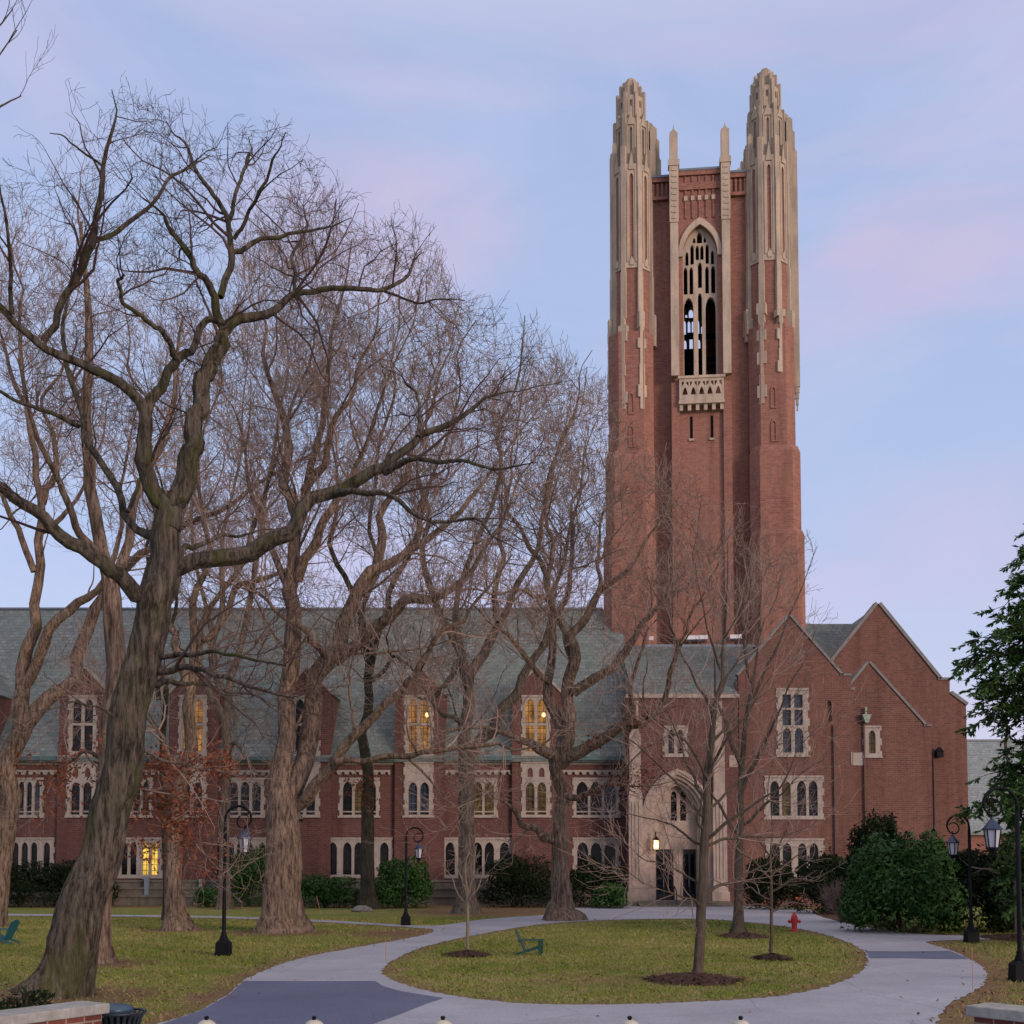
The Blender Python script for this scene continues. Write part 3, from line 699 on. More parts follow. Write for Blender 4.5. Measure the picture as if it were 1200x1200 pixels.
# ================================================================== LONG HALL
HY = 74.0
def hx(px): return PX(px, HY)
def hz(py): return PZ(py, HY)
hall = thing('long_hall', 'long two storey dark brick hall with green slate roof and tall stone framed dormer windows', 'building', (hx(350), HY, 0))
XL, XR = hx(-420), hx(738)
zeave = hz(889)
wall_holes = []
bays = [-170, -38, 97, 226, 358, 491, 628]
bay_panes = {226: 'amber', 491: 'amber', 628: 'amber'}
bay_low = {491: GLASS_BLUE, 628: GLASS_DIM}
BYF = HY - .28
ZR = PZ(714, 83.0); SLOPE = (ZR - zeave) / (83.0 - (HY - .45))
for bc in bays:
    x0, x1 = hx(bc - 28), hx(bc + 30); xc = (x0 + x1) / 2
    zsh, zpk = hz(814), hz(784)
    wx0, wx1 = hx(bc - 16), hx(bc + 16)
    up = bay_panes.get(bc); pm = {'amber': GLASS_AMBER, 'dim': GLASS_DIM}.get(up, GLASS)
    lights = evenly(wx0, wx1, 2, .23, .19)
    bay = MB()
    # wall of the bay with its two holes
    h1 = window(hall, BYF, wx0, wx1, hz(893), hz(816), lights, [(hz(881), hz(851), False), (hz(848), hz(820), True)], {0: pm, 1: pm}, default=pm,
                label='tall dormer window lit amber from inside' if up == 'amber' else None, tooth=.10)
    lo = bay_low.get(bc, GLASS)
    h2 = window(hall, BYF, wx0 - .02, wx1 + .02, hz(958), hz(893) - .02, lights, [(hz(955), hz(952), False), (hz(950.5), hz(917), True)], default=lo, tooth=.10,
                extra=[light_shape(a + .12, b_ - .12, hz(911), hz(900), True) for a, b_ in lights] if bc in (97, 628) else None)
    bay.plate([(x0, 0), (x1, 0), (x1, zsh), (xc, zpk), (x0, zsh)], [h1, h2], BYF, HY - .002)
    bay.plate([(x0, zeave - .5), (x1, zeave - .5), (x1, zsh), (xc, zpk), (x0, zsh)], [], HY + .35, 80.0)
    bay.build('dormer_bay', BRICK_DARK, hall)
    if bc in (491, 628): MB().lathe(lights[1][0] + .42, BYF + .08, [(.02, hz(841)), (.11, hz(840.2)), (.13, hz(838)), (.09, hz(836.2)), (.02, hz(835.6))], 12).build('window_lamp', LIT, hall, smooth=True)
    # dormer roof and coping
    dr = MB(); cpg = MB()
    for sg in (-1, 1):
        xe = x0 if sg < 0 else x1
        dx, dz = xe - xc, zsh - zpk; L = math.hypot(dx, dz); nx, nz_ = -dz / L * (1 if dx > 0 else -1), abs(dx) / L
        if sg < 0: nx = -abs(dz) / L
        else: nx = abs(dz) / L
        a = (xc, zpk); e_ = (xe + dx * .03, zsh + dz * .03)
        def q(t0, t1): return [(a[0] + nx * t0, a[1] + nz_ * t0), (e_[0] + nx * t0, e_[1] + nz_ * t0), (e_[0] + nx * t1, e_[1] + nz_ * t1), (a[0] + nx * t1, a[1] + nz_ * t1)]
        dr.plate(q(.01, .14), [], HY + .05, 80.0)
        cpg.plate(q(.012, .16), [], BYF - .06, HY + .04)
    # gable head pieces
    dr.build('dormer_roof', SLATE, hall); cpg.build('gable_coping', STONE_TRIM, hall)
mid = [(18, 50, 3), (153, 178, 2), (265, 309, 3), (398, 444, 3), (551, 582, 2), (672, 725, 3)]
mid_panes = {153: {}, 398: {1: GLASS_DIM}, 551: {0: GLASS_DIM, 1: GLASS_DIM}, 672: {2: GLASS_BLUE}, 18: {2: GLASS_BLUE}}
for a, b_, n_ in mid + [(-120, -86, 3)]:
    x0, x1 = hx(a), hx(b_)
    wall_holes.append(window(hall, HY, x0, x1, hz(958), hz(912), evenly(x0, x1, n_, .20, .16), [(hz(955), hz(952), False), (hz(950.5), hz(916), True)], mid_panes.get(a)))
low = [(11, 64, 4, (2,)), (139, 190, 4, (1,)), (248, 316, 5, (0, 3)), (381, 460, 5, (0, 3)), (518, 601, 5, (0, 3)), (672, 725, 3, ()), (-122, -60, 4, (1,))]
for a, b_, n_, hv in low:
    x0, x1 = hx(a), hx(b_)
    pn_ = {2: GLASS_YELLOW, 3: GLASS_YELLOW} if a == 139 else {}
    wall_holes.append(window(hall, HY, x0, x1, hz(1029), hz(982), evenly(x0, x1, n_, .24, .17, hv), [(hz(1025), hz(987), True)], pn_,
                             label='ground floor window with two panes lit bright yellow' if a == 139 else None))
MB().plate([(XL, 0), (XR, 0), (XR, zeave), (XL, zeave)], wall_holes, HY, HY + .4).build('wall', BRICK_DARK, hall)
MB().box(XL, XR, HY + .42, HY + .46, 0, zeave - .1).build('inner_wall', DARK_VOID, hall)
rf = MB()
rf.profx([(HY - .45, zeave), (83.0, ZR), (92.5, zeave), (92.5, zeave - .3), (83.0, ZR - .35), (HY - .45, zeave - .25)], XL - .5, hx(745))
rfo = rf.build('roof', SLATE, hall)
MB().box(XL - .5, hx(720), 82.9, 83.1, ZR - .02, ZR + .12).build('ridge_cap', LEAD, rfo)
MB().box(XL, XR, 92.0, 92.3, 0, zeave - .3).build('rear_wall', BRICK_DARK, hall)
MB().plate([(HY + .41, 0), (91.9, 0), (91.9, zeave - .35), (83, ZR - .4), (HY + .41, zeave - .35)], [], XL + .002, XL + .3, T=lambda a, t, z: (t, a, z)).build('end_wall', BRICK_DARK, hall)
gut = MB(); frz = MB(); cb = MB()
spans = []
edges = [XL] + [v for bc in bays for v in (hx(bc - 28), hx(bc + 30))] + [hx(737)]
for i in range(0, len(edges), 2):
    a, b_ = edges[i], edges[i + 1]; gut = MB(); frz = MB(); cb = MB()
    gut.box(a, b_, HY - .62, HY - .38, zeave - .16, zeave + .10); gut.box(a, b_, HY - .34, HY - .02, zeave - .30, zeave - .20)
    frz.box(a, b_, HY - .12, HY - .003, hz(896), hz(893))
    x = a + .3
    while x < b_ - .2:                            # corbel table: little arches
        cb.plate([(x - .24, hz(908)), (x - .14, hz(908)), (x - .10, hz(905.5)), (x, hz(904.3)), (x + .10, hz(905.5)), (x + .14, hz(908)), (x + .24, hz(908)), (x + .24, hz(902.6)), (x - .24, hz(902.6))], [], HY - .13, HY - .004)
        x += .485
    gut.build('gutter', COPPER, hall); frz.build('string_course', STONE_TRIM, hall); cb.build('corbel_table', STONE_TRIM, hall)

pl = MB()
for za, zb_, d in ((0, hz(1051), 1.0), (hz(1051), hz(1048.5), 1.12), (hz(1048.5), hz(1042), .72), (hz(1042), hz(1039.5), .84), (hz(1039.5), hz(1033.5), .4), (hz(1033.5), hz(1031), .5)):
    pl.box(XL, hx(735), HY - d, HY - .003, za + .003, zb_)
pl.build('plinth', STONE_BASE, hall)
dp = MB().box(hx(178) - .14, hx(178) + .14, HY - .9, HY - .62, .05, hz(1030)); dp.box(hx(178) - .3, hx(178) + .14, HY - .9, HY - .62, hz(1030), hz(1027.5))
dp.build('downspout', PIPE_BLUE, hall)
MB().box(hx(240) - .1, hx(240) + .1, HY - .8, HY - .60, .05, hz(1030)).build('downspout', VERDIGRIS, hall)

# ================================================================== ENTRANCE BLOCK
EY = 72.0
def ex(px): return PX(px, EY)
def ez(py): return PZ(py, EY)
ent = thing('entrance_block', 'brick entrance block with a pointed stone arch over two dark doors', 'building', (ex(794), EY, 0))
xa, xb = ex(736), ex(866); zt = ez(818)
def arch_pts(cx, hw, z0, zs, za, n=8): return pointed(cx, hw, z0, zs, za, n)
ac = ex(793.5)
hA = arch_pts(ac, ex(832) - ac, .01, ez(957), ez(905))
wl_ = [(ex(783), ez(885)), (ex(803), ez(885)), (ex(803), ez(855)), (ex(783), ez(855))]
hw_ = window(ent, EY, ex(779), ex(806), ez(887), ez(851), evenly(ex(779), ex(806), 2, .26, .22), [(ez(883), ez(855), True)], {}, tooth=.12)
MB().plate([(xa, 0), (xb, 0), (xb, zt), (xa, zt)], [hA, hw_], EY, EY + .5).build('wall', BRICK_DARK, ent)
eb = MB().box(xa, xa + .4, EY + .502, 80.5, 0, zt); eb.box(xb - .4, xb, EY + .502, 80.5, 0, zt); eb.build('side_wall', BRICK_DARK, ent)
# order of arches stepping in
orders = MB()
zs, za = 957, 905
for i, (hw0, hw1, d0, d1, t0, t1) in enumerate(((41.5, 35.5, -.22, .10, 901, 908), (35.6, 31.5, -.06, .45, 908, 912), (31.6, 27.5, .16, .8, 912, 916), (27.6, 24.5, .40, 1.2, 916, 920))):
    k_ = (ex(794) - ex(793))
    o_ = arch_pts(ac, hw0 * k_, 0.02, ez(zs), ez(t0)); i_ = arch_pts(ac, hw1 * k_, .02, ez(zs), ez(t1))
    # ring as outline: outer going round, inner coming back
    ring = o_[1:] + [o_[0]] + [i_[0]] + list(reversed(i_[1:]))
    orders.plate(ring, [], EY + d0, EY + d1)
orders.build('arch', STONE_ENT, ent)
tym = MB()
k_ = (ex(794) - ex(793))
inner = arch_pts(ac, 25.2 * k_, ez(995), ez(zs), ez(919))
lw = [light_shape(ex(788.5), ex(795.5), ez(961), ez(926), True), light_shape(ex(799.5), ex(806.5), ez(961), ez(926), True)]
tym.plate(inner, lw, EY + .9, EY + 1.15)
tym.box(ex(791), ex(802), EY + .84, EY + 1.2, .35, ez(995) - .003)
tymo = tym.build('tympanum', STONE_ENT, ent)
MB().box(ex(787), ex(808), EY + 1.05, EY + 1.08, ez(963), ez(924)).build('pane', GLASS, tymo)
MB().box(ac - 26 * k_, ac + 26 * k_, EY + 1.5, EY + 1.6, 0, ez(910)).build('inner_wall', DARK_VOID, ent)
for dx0, dx1 in ((769.5, 790.8), (802.2, 818.5)):
    d_ = MB().plate([(ex(dx0), .36), (ex(dx1), .36), (ex(dx1), ez(995.5)), (ex(dx0), ez(995.5))],
                    [[(ex(dx0) + .12 + j * (ex(dx1) - ex(dx0) - .12) / 2, z0), (ex(dx0) + (j + 1) * (ex(dx1) - ex(dx0) - .12) / 2, z0), (ex(dx0) + (j + 1) * (ex(dx1) - ex(dx0) - .12) / 2, z1), (ex(dx0) + .12 + j * (ex(dx1) - ex(dx0) - .12) / 2, z1)]
                     for j in (0, 1) for z0, z1 in ((.75, 1.7), (1.85, ez(996) - .25))], EY + 1.0, EY + 1.12).build('door', DOOR, ent)
    MB().box(ex(dx0) + .05, ex(dx1) - .05, EY + 1.05, EY + 1.07, .5, ez(996)).build('pane', GLASS, d_)
    MB().tube([(ex((dx0 + dx1) / 2) - .06, EY + .93, 1.2), (ex((dx0 + dx1) / 2) - .06, EY + .93, 1.7)], .025, 6).build('handle', LEAD, d_)
for a, b_ in ((736, 752), (834, 850)):
    pier = MB()
    z = 0; r_ = random.Random(a)
    pier.box(ex(a) - .15, ex(b_) + .1, EY - .75, EY - .002, 0, ez(1045))
    pier.box(ex(a) - .05, ex(b_) + .03, EY - .62, EY - .004, ez(1045), ez(1036))
    pier.box(ex(a), ex(b_), EY - .5, EY - .006, ez(1036), ez(935))
    pier.plate([(ex(a), ez(935)), (ex(b_), ez(935)), (ex(b_) - .05, ez(928)), (ex(a) + .05, ez(928))], [], EY - .42, EY - .006)
    pier.box(ex(a) + .08, ex(b_) - .08, EY - .36, EY - .008, ez(928), ez(862))
    pier.plate([(ex(a) + .08, ez(862)), (ex(b_) - .08, ez(862)), ((ex(a) + ex(b_)) / 2, ez(850))], [], EY - .3, EY - .01)
    pier.box(ex(a) + .2, ex(b_) - .2, EY - .22, EY - .01, ez(857), ez(822))
    for q in (.25, .5, .75):
        x = ex(a) + q * (ex(b_) - ex(a)); pier.box(x - .035, x + .035, EY - .55, EY - .501, ez(1030), ez(940))
    pier.build('stone_pier', STONE_ENT, ent)
MB().box(xa - .1, xb + .1, EY - .12, EY + .6, zt, ez(813.5)).build('coping', STONE_ENT, ent)
bl = MB().box(ex(855), ex(864.5), EY - .04, EY - .003, ez(899), ez(885)); bl.build('stone_block', STONE_ENT, ent)
stp = MB()
for i in range(3): stp.box(ex(745), ex(852), EY - 2.0 + i * .42, EY + 1.0 - .004 * i, .005 if i == 0 else .115 * i + .002, .115 * (i + 1))
stp.build('steps', STONE_BASE, ent)
MB().tube([(ex(787), EY - 1.9, .1), (ex(787), EY - 1.9, 1.0), (ex(787), EY - .9, 1.3), (ex(787), EY - .9, .3)], .03, 6).build('handrail', BLACK, ent)
# roof over the entrance, in two slopes with a lead band between, then a flat behind
rf = MB()
zA, zB, zC = ez(813.2), PZ(785, 75.6), PZ(757, 80.8)
rf.profx([(EY + .02, zA), (75.6, zB), (80.8, zC), (83.2, zC), (83.2, zA), (80, zA - .3), (EY + .3, zA - .3)], ex(742), xb + .02)
fz_ = zA + (zB - zA) * (73.6 - EY) / (75.6 - EY)
rf.profx([(73.6, fz_), (75.6, zB), (80.8, zC), (83.2, zC), (83.2, zA), (73.6, zA)], xb + .03, PX(893, 78))
rfo = rf.build('roof', SLATE, ent)
bd = MB(); bd.profx([(75.45, zB - .12), (75.75, zB + .10), (75.9, zB + .1), (75.75, zB - .25)], ex(742), PX(893, 76)); bd.build('roof_band', LEAD, rfo)
bd = MB(); bd.profx([(80.6, zC - .10), (80.7, zC + .10), (82.9, zC + .1), (82.9, zC - .1)], PX(757, 81), PX(893, 81)); bd.build('roof_flashing', LEAD, rfo)
def wall_lantern(px, py, lit, label):
    x, z = ex(px), ez(py); y = EY - .55
    t = thing('wall_lantern', label, 'lantern', (x, EY - .22, z))
    MB().box(x - .16, x + .16, y - .16, y + .16, z - .35, z + .22).build('lamp_glass', LIT if lit else LAMP_GLASS, t)
    f_ = MB(); f_.ngon(x, y, .32, z + .225, z + .52, 4, .05); f_.box(x - .2, x + .2, y - .2, y + .2, z - .42, z - .355); f_.ngon(x, y, .03, z + .52, z + .75, 6)
    for i in (-1, 1):
        for j in (-1, 1): f_.box(x + i * .17 - .02, x + i * .17 + .02, y + j * .17 - .02, y + j * .17 + .02, z - .35, z + .22)
    f_.tube([(x, y, z + .7), (x, y + .15, z + .75), (x, EY - .2, z + .5)], .03, 6)
    f_.build('lantern_frame', BLACK, t)
    if lit:
        ld = bpy.data.lights.new('lantern_bulb', 'POINT'); ld.energy = 9; ld.color = (1, .6, .25); ld.shadow_soft_size = .15
        lo = bpy.data.objects.new('lantern_bulb', ld); COL.objects.link(lo); lo.parent = t; lo.location = (0, -.62, -.1)
wall_lantern(767, 989, True, 'lit yellow wall lantern hanging on the stone jamb beside the dark entrance doors')
wall_lantern(822.5, 987, True, 'small lit lantern on the far jamb of the entrance arch behind the young tree')

# ================================================================== GABLED WING (three gables)
GY = 72.4
def gx(px): return PX(px, GY)
def gz(py): return PZ(py, GY)
wing = thing('gabled_wing', 'brick wing with stepped pointed gables and stone mullioned windows beside the entrance', 'building', (gx(960), GY, 0))
holes = []
l4 = evenly(gx(897), gx(964), 4, .32, .18, (1,))
holes.append(window(wing, GY, gx(897), gx(964), gz(960), gz(909.5), l4, [(gz(956), gz(915), True)], {1: GLASS_DIM}))
holes.append(window(wing, GY, gx(897), gx(964), gz(1030), gz(983), l4, [(gz(1026), gz(988), True)], {}))
l2 = evenly(gx(912.5), gx(948), 2, .32, .22)
holes.append(window(wing, GY, gx(912.5), gx(948), gz(887), gz(807), l2, [(gz(882), gz(853), True), (gz(850), gz(832), False), (gz(829.5), gz(814), False)], {0: GLASS_BLUE, 1: GLASS_BLUE}, tooth=.14))
niche = lancet(gx(970.5), gx(976.5), gz(846), gz(820)); holes.append(niche)
zs1, zp1 = gz(791), gz(722); xc1 = gx(928); w1 = gx(989) - xc1
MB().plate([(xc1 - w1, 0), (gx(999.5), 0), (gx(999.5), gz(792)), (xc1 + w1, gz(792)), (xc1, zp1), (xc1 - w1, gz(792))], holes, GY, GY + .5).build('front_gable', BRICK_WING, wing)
MB().box(gx(968), gx(979), GY + .18, GY + .2, gz(848), gz(818)).build('niche_back', BRICK_WING, wing)
def coping(mb, a, b_, y0, y1, th=.17, over=.0):
    """strip of coping lying on the slope from a (x,z) to b (x,z)"""
    dx, dz = b_[0] - a[0], b_[1] - a[1]; L = math.hypot(dx, dz); nx, nz_ = -dz / L, dx / L
    if nz_ < 0: nx, nz_ = -nx, -nz_
    mb.plate([(a[0] + nx * .012, a[1] + nz_ * .012), (b_[0] + nx * .012, b_[1] + nz_ * .012), (b_[0] + nx * th, b_[1] + nz_ * th), (a[0] + nx * th, a[1] + nz_ * th)], [], y0, y1)
cg = MB()
coping(cg, (xc1, zp1), (xc1 + w1, gz(792)), GY - .08, GY + .6); coping(cg, (xc1, zp1), (xc1 - w1, gz(792)), GY - .081, GY + .6)
cg.box(xc1 + w1 - .1, gx(1000), GY - .08, GY + .6, gz(792) + .012, gz(789.5))
cg.build('gable_coping', GABLE_CAP, wing)
rw = MB()
for sg in (-1, 1):
    e_ = (xc1 + sg * w1, gz(794)); a = (xc1, zp1 - .15)
    rw.plate([(a[0], a[1]), (e_[0], e_[1]), (e_[0], e_[1] - .3), (a[0], a[1] - .3)], [], GY + .51, 92)
rw.build('roof', SLATE, wing)
MB().box(xc1 - w1 + .05, xc1 - w1 + .45, GY + .51, 90, 0, gz(794)).build('side_wall', BRICK_WING, wing)
# second, lower gable
Y2 = 72.75
hx2 = lambda px: PX(px, Y2); hz2 = lambda py: PZ(py, Y2)
h_ = window(wing, Y2, hx2(1014), hx2(1032.5), hz2(888), hz2(851), evenly(hx2(1014), hx2(1032.5), 1, .30, .1), [(hz2(883), hz2(856), True)], {0: GLASS_DIM}, tooth=.12)
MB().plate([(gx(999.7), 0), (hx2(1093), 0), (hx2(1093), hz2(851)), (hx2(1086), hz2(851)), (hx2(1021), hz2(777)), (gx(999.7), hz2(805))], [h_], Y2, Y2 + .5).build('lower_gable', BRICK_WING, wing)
MB().box(hx2(1092.6) - .4, hx2(1092.6), Y2 + .502, 83.8, 0, hz2(852)).build('side_wall', BRICK_WING, wing)
cg = MB(); coping(cg, (hx2(1021), hz2(777)), (hx2(1086.5), hz2(851)), Y2 - .08, Y2 + .6); coping(cg, (hx2(1021), hz2(777)), (gx(999.7), hz2(805)), Y2 - .081, Y2 + .6)
cg.box(hx2(1084.5), hx2(1093.5), Y2 - .08, Y2 + .6, hz2(851) + .01, hz2(849)); cg.box(gx(997), hx2(1004), Y2 - .09, Y2 - .002, hz2(808.5), hz2(805.5))
cg.build('gable_coping', GABLE_CAP, wing)
rw = MB(); rw.plate([(hx2(1021), hz2(778) - .1), (hx2(1086), hz2(852)), (hx2(1086), hz2(852) - .3), (hx2(1021), hz2(778) - .4)], [], Y2 + .51, 83.9)
rw.plate([(hx2(1021), hz2(778) - .1), (gx(985), hz2(820)), (gx(985), hz2(820) - .3), (hx2(1021), hz2(778) - .4)], [], Y2 + .51, 83.9)
rw.build('roof', SLATE, wing)
MB().box(hx2(996), gx(999.6), Y2 - .395, Y2 - .352, hz2(897), hz2(882)).box(hx2(1000), hx2(1013), Y2 - .06, Y2 - .002, hz2(897), hz2(882)).build('stone_block', STONE_TRIM, wing)
# tall rear gable
Y3 = 84.0
rx = lambda px, py=850: P(px, py, Y3).x; rz = lambda py: PZ(py, Y3)
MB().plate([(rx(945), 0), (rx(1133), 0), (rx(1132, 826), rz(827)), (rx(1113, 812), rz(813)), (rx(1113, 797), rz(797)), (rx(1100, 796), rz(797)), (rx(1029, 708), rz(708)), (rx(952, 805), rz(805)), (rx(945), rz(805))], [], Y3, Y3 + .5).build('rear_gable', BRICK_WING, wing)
MB().box(rx(1133) - .5, rx(1133) - .01, Y3 + .502, 98, 0, rz(829)).build('side_wall', BRICK_WING, wing)
cg = MB(); coping(cg, (rx(1029, 708), rz(708)), (rx(1101, 796), rz(796.5)), Y3 - .1, Y3 + .6, .26); coping(cg, (rx(1029, 708), rz(708)), (rx(952, 805), rz(805)), Y3 - .101, Y3 + .6, .26)
cg.box(rx(1099, 796), rx(1114, 797), Y3 - .1, Y3 + .6, rz(797) + .012, rz(794)); coping(cg, (rx(1113.5, 813), rz(813)), (rx(1132.5, 827), rz(827)), Y3 - .1, Y3 + .6, .26)
cg.build('gable_coping', GABLE_CAP, wing)
rw = MB()
rw.plate([(rx(1029, 708), rz(709)), (rx(1101, 797), rz(799)), (rx(1101, 797), rz(799) - .3), (rx(1029, 708), rz(709) - .4)], [], Y3 + .51, 98)
rw.plate([(rx(1029, 708), rz(709)), (rx(952, 805), rz(806)), (rx(952, 805), rz(806) - .3), (rx(1029, 708), rz(709) - .4)], [], Y3 + .51, 98)
z1, z2 = PZ(731, 88.5), PZ(790, 84.2)
rw.profx([(84.2, z2), (88.5, z1), (92.5, z2), (92.5, z2 - .3), (88.5, z1 - .35), (84.2, z2 - .3)], PX(905, 88), PX(1022, 88))
rw.build('roof', SLATE, wing)
# rain pipes and a small bracket lamp
for px_, y_, top, matx in ((978, GY, 850, PIPE_DARK), (1013.5, Y2, 842, PIPE_DARK), (1095, Y3, 880, PIPE_DARK)):
    MB().box(PX(px_, y_) - .045, PX(px_, y_) + .045, y_ - .15, y_ - .06, 0, PZ(top, y_)).build('rain_pipe', matx, wing)
hd = MB(); x, z = hx2(1015.5), hz2(838)
hd.plate([(x - .3, z), (x + .3, z), (x + .1, z - .55), (x - .1, z - .55)], [], Y2 - .42, Y2 - .02); hd.box(x - .06, x + .06, Y2 - .25, Y2 - .1, z - 0, z + .5); hd.build('pipe_head', VERDIGRIS, wing)
x, z = rx(1098), rz(880)
bk = MB().box(x - .25, x + .25, Y3 - .55, Y3 - .1, z - .5, z - .1); bk.ngon(x, Y3 - .32, .42, z - .1, z + .25, 4, .08); bk.build('bracket_lamp', BLACK, wing)

# ================================================================== FAR BUILDING
FY = 112.0
far = thing('far_slate_building', 'distant building with a broad pale grey slate roof behind the evergreen', 'building', (PX(1230, FY), FY, 0))
zr, ze = PZ(868, FY + 8), PZ(975, FY)
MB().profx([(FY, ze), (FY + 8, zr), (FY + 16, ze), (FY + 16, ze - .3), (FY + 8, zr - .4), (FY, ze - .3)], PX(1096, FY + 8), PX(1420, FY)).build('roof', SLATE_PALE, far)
MB().box(PX(1100, FY + 8), PX(1415, FY), FY + .6, FY + 15.5, 0, ze - .2).build('wall', BRICK_WARM, far)
MB().box(PX(1096, FY + 8), PX(1420, FY), FY + 7.9, FY + 8.1, zr - .02, zr + .15).build('ridge_cap', LEAD, far)

# ================================================================== GROUND, DRIVE, PATHS
def inpoly(X, Y, poly):
    c = np.zeros(X.shape, bool); n = len(poly); j = n - 1
    for i in range(n):
        xi, yi = poly[i][:2]; xj, yj = poly[j][:2]
        with np.errstate(divide='ignore', invalid='ignore'):
            c ^= ((yi > Y) != (yj > Y)) & (X < (xj - xi) * (Y - yi) / (yj - yi + 1e-12) + xi)
        j = i
    return c
def dist_poly(X, Y, poly, closed=True):
    d = np.full(X.shape, 1e9); n = len(poly)
    for i in range(n if closed else n - 1):
        ax, ay = poly[i][:2]; bx, by = poly[(i + 1) % n][:2]
        L2 = (bx - ax) ** 2 + (by - ay) ** 2 + 1e-9
        t = np.clip(((X - ax) * (bx - ax) + (Y - ay) * (by - ay)) / L2, 0, 1)
        d = np.minimum(d, np.hypot(X - ax - t * (bx - ax), Y - ay - t * (by - ay)))
    return d
def chaikin(p, it=2, closed=False):
    for _ in range(it):
        q = []; n = len(p)
        for i in range(n if closed else n - 1):
            a, b_ = np.array(p[i]), np.array(p[(i + 1) % n]); q += [a * .75 + b_ * .25, a * .25 + b_ * .75]
        if not closed: q = [np.array(p[0])] + q + [np.array(p[-1])]
        p = q
    return [tuple(map(float, v)) for v in p]
def gpoly(pts): return [tuple(G(x, y))[:2] for x, y in pts]
def wobble(p, amt, seed):
    r = random.Random(seed); return [(x + r.uniform(-amt, amt), y + r.uniform(-amt, amt)) for x, y in p]
ISLAND = wobble(chaikin(gpoly([(445, 1142), (452, 1131), (470, 1120), (500, 1108), (560, 1095.5), (620, 1084.5), (680, 1079.5), (760, 1077), (830, 1077), (880, 1081),
                        (930, 1087), (975, 1097), (1005, 1109), (1018, 1121), (1015, 1135), (995, 1148), (960, 1160), (910, 1169), (850, 1173), (780, 1176.5),
                        (700, 1178), (620, 1177.5), (560, 1172), (510, 1164), (470, 1154)]), 4, True), .055, 2)
left_edge = chaikin(gpoly([(178, 1202), (205, 1195), (240, 1182), (268, 1166), (285, 1149), (315, 1135), (355, 1122), (405, 1113), (455, 1104), (498, 1096), (509, 1091.5),
                           (505, 1088.5), (440, 1084.5), (350, 1079), (230, 1075), (0, 1073), (-300, 1072)]), 3)
top_edge = chaikin(gpoly([(-300, 1070), (0, 1071), (230, 1073), (350, 1077), (440, 1082), (500, 1085.5), (525, 1084), (560, 1078), (600, 1075), (640, 1072.5), (652, 1069), (662, 1064.5), (700, 1062), (745, 1061.5)]), 1)
right_edge = chaikin(gpoly([(856, 1061.5), (920, 1063.5), (955, 1066.5), (950, 1069.5), (970, 1077), (1003, 1084.5), (1050, 1092.5), (1095, 1096), (1150, 1097), (1230, 1097), (1330, 1097),
                            (1330, 1101), (1230, 1101), (1150, 1101), (1100, 1102.5), (1083, 1104), (1090, 1107), (1110, 1112), (1130, 1121), (1148, 1130), (1158, 1141), (1154, 1153), (1141, 1163), (1120, 1172), (1103, 1186), (1098, 1202)]), 3)
steps_front = [(ex(745), EY - 2.02), (ex(856), EY - 2.02)]
near = [(8.2, 12.0), (40, 11.0), (40, -12), (-40, -12), (-40, 9.0), (-8.0, 12.0)]
PAVED = wobble(left_edge + top_edge, .04, 4) + steps_front + wobble(right_edge, .04, 5) + near
assert len(PAVED) > 20
def flat(name, outer, holes, z, mat):
    mb = MB(); loops = [outer] + holes; flatp = [p for lp in loops for p in lp]
    tris = tessellate_polygon([[Vector((p[0], p[1], 0)) for p in lp] for lp in loops])
    fs = []
    for t in tris:
        a, b_, c = [flatp[i] for i in t]
        if (b_[0] - a[0]) * (c[1] - a[1]) - (b_[1] - a[1]) * (c[0] - a[0]) < 0: t = (t[0], t[2], t[1])
        fs.append(t)
    mb.add([(p[0], p[1], z) for p in flatp], fs)
    return mb.build(name, mat)
structure(flat('drive', PAVED, [ISLAND], .012, PAVE))
PATCH1 = gpoly([(286, 1150.5), (440, 1150.5), (449, 1156.5), (470, 1162.5), (520, 1170.5), (500, 1177), (470, 1189), (440, 1200), (400, 1214), (170, 1208), (205, 1196), (240, 1183), (268, 1167)])
PATCH2 = gpoly([(1015, 1115), (1060, 1115.5), (1113, 1115), (1128, 1121), (1136, 1124.5), (1100, 1124.5), (1060, 1123.5), (1019, 1123.5)])
structure(flat('asphalt_patch', PATCH1, [], .017, ASPHALT)); structure(flat('asphalt_patch', PATCH2, [], .017, ASPHALT))

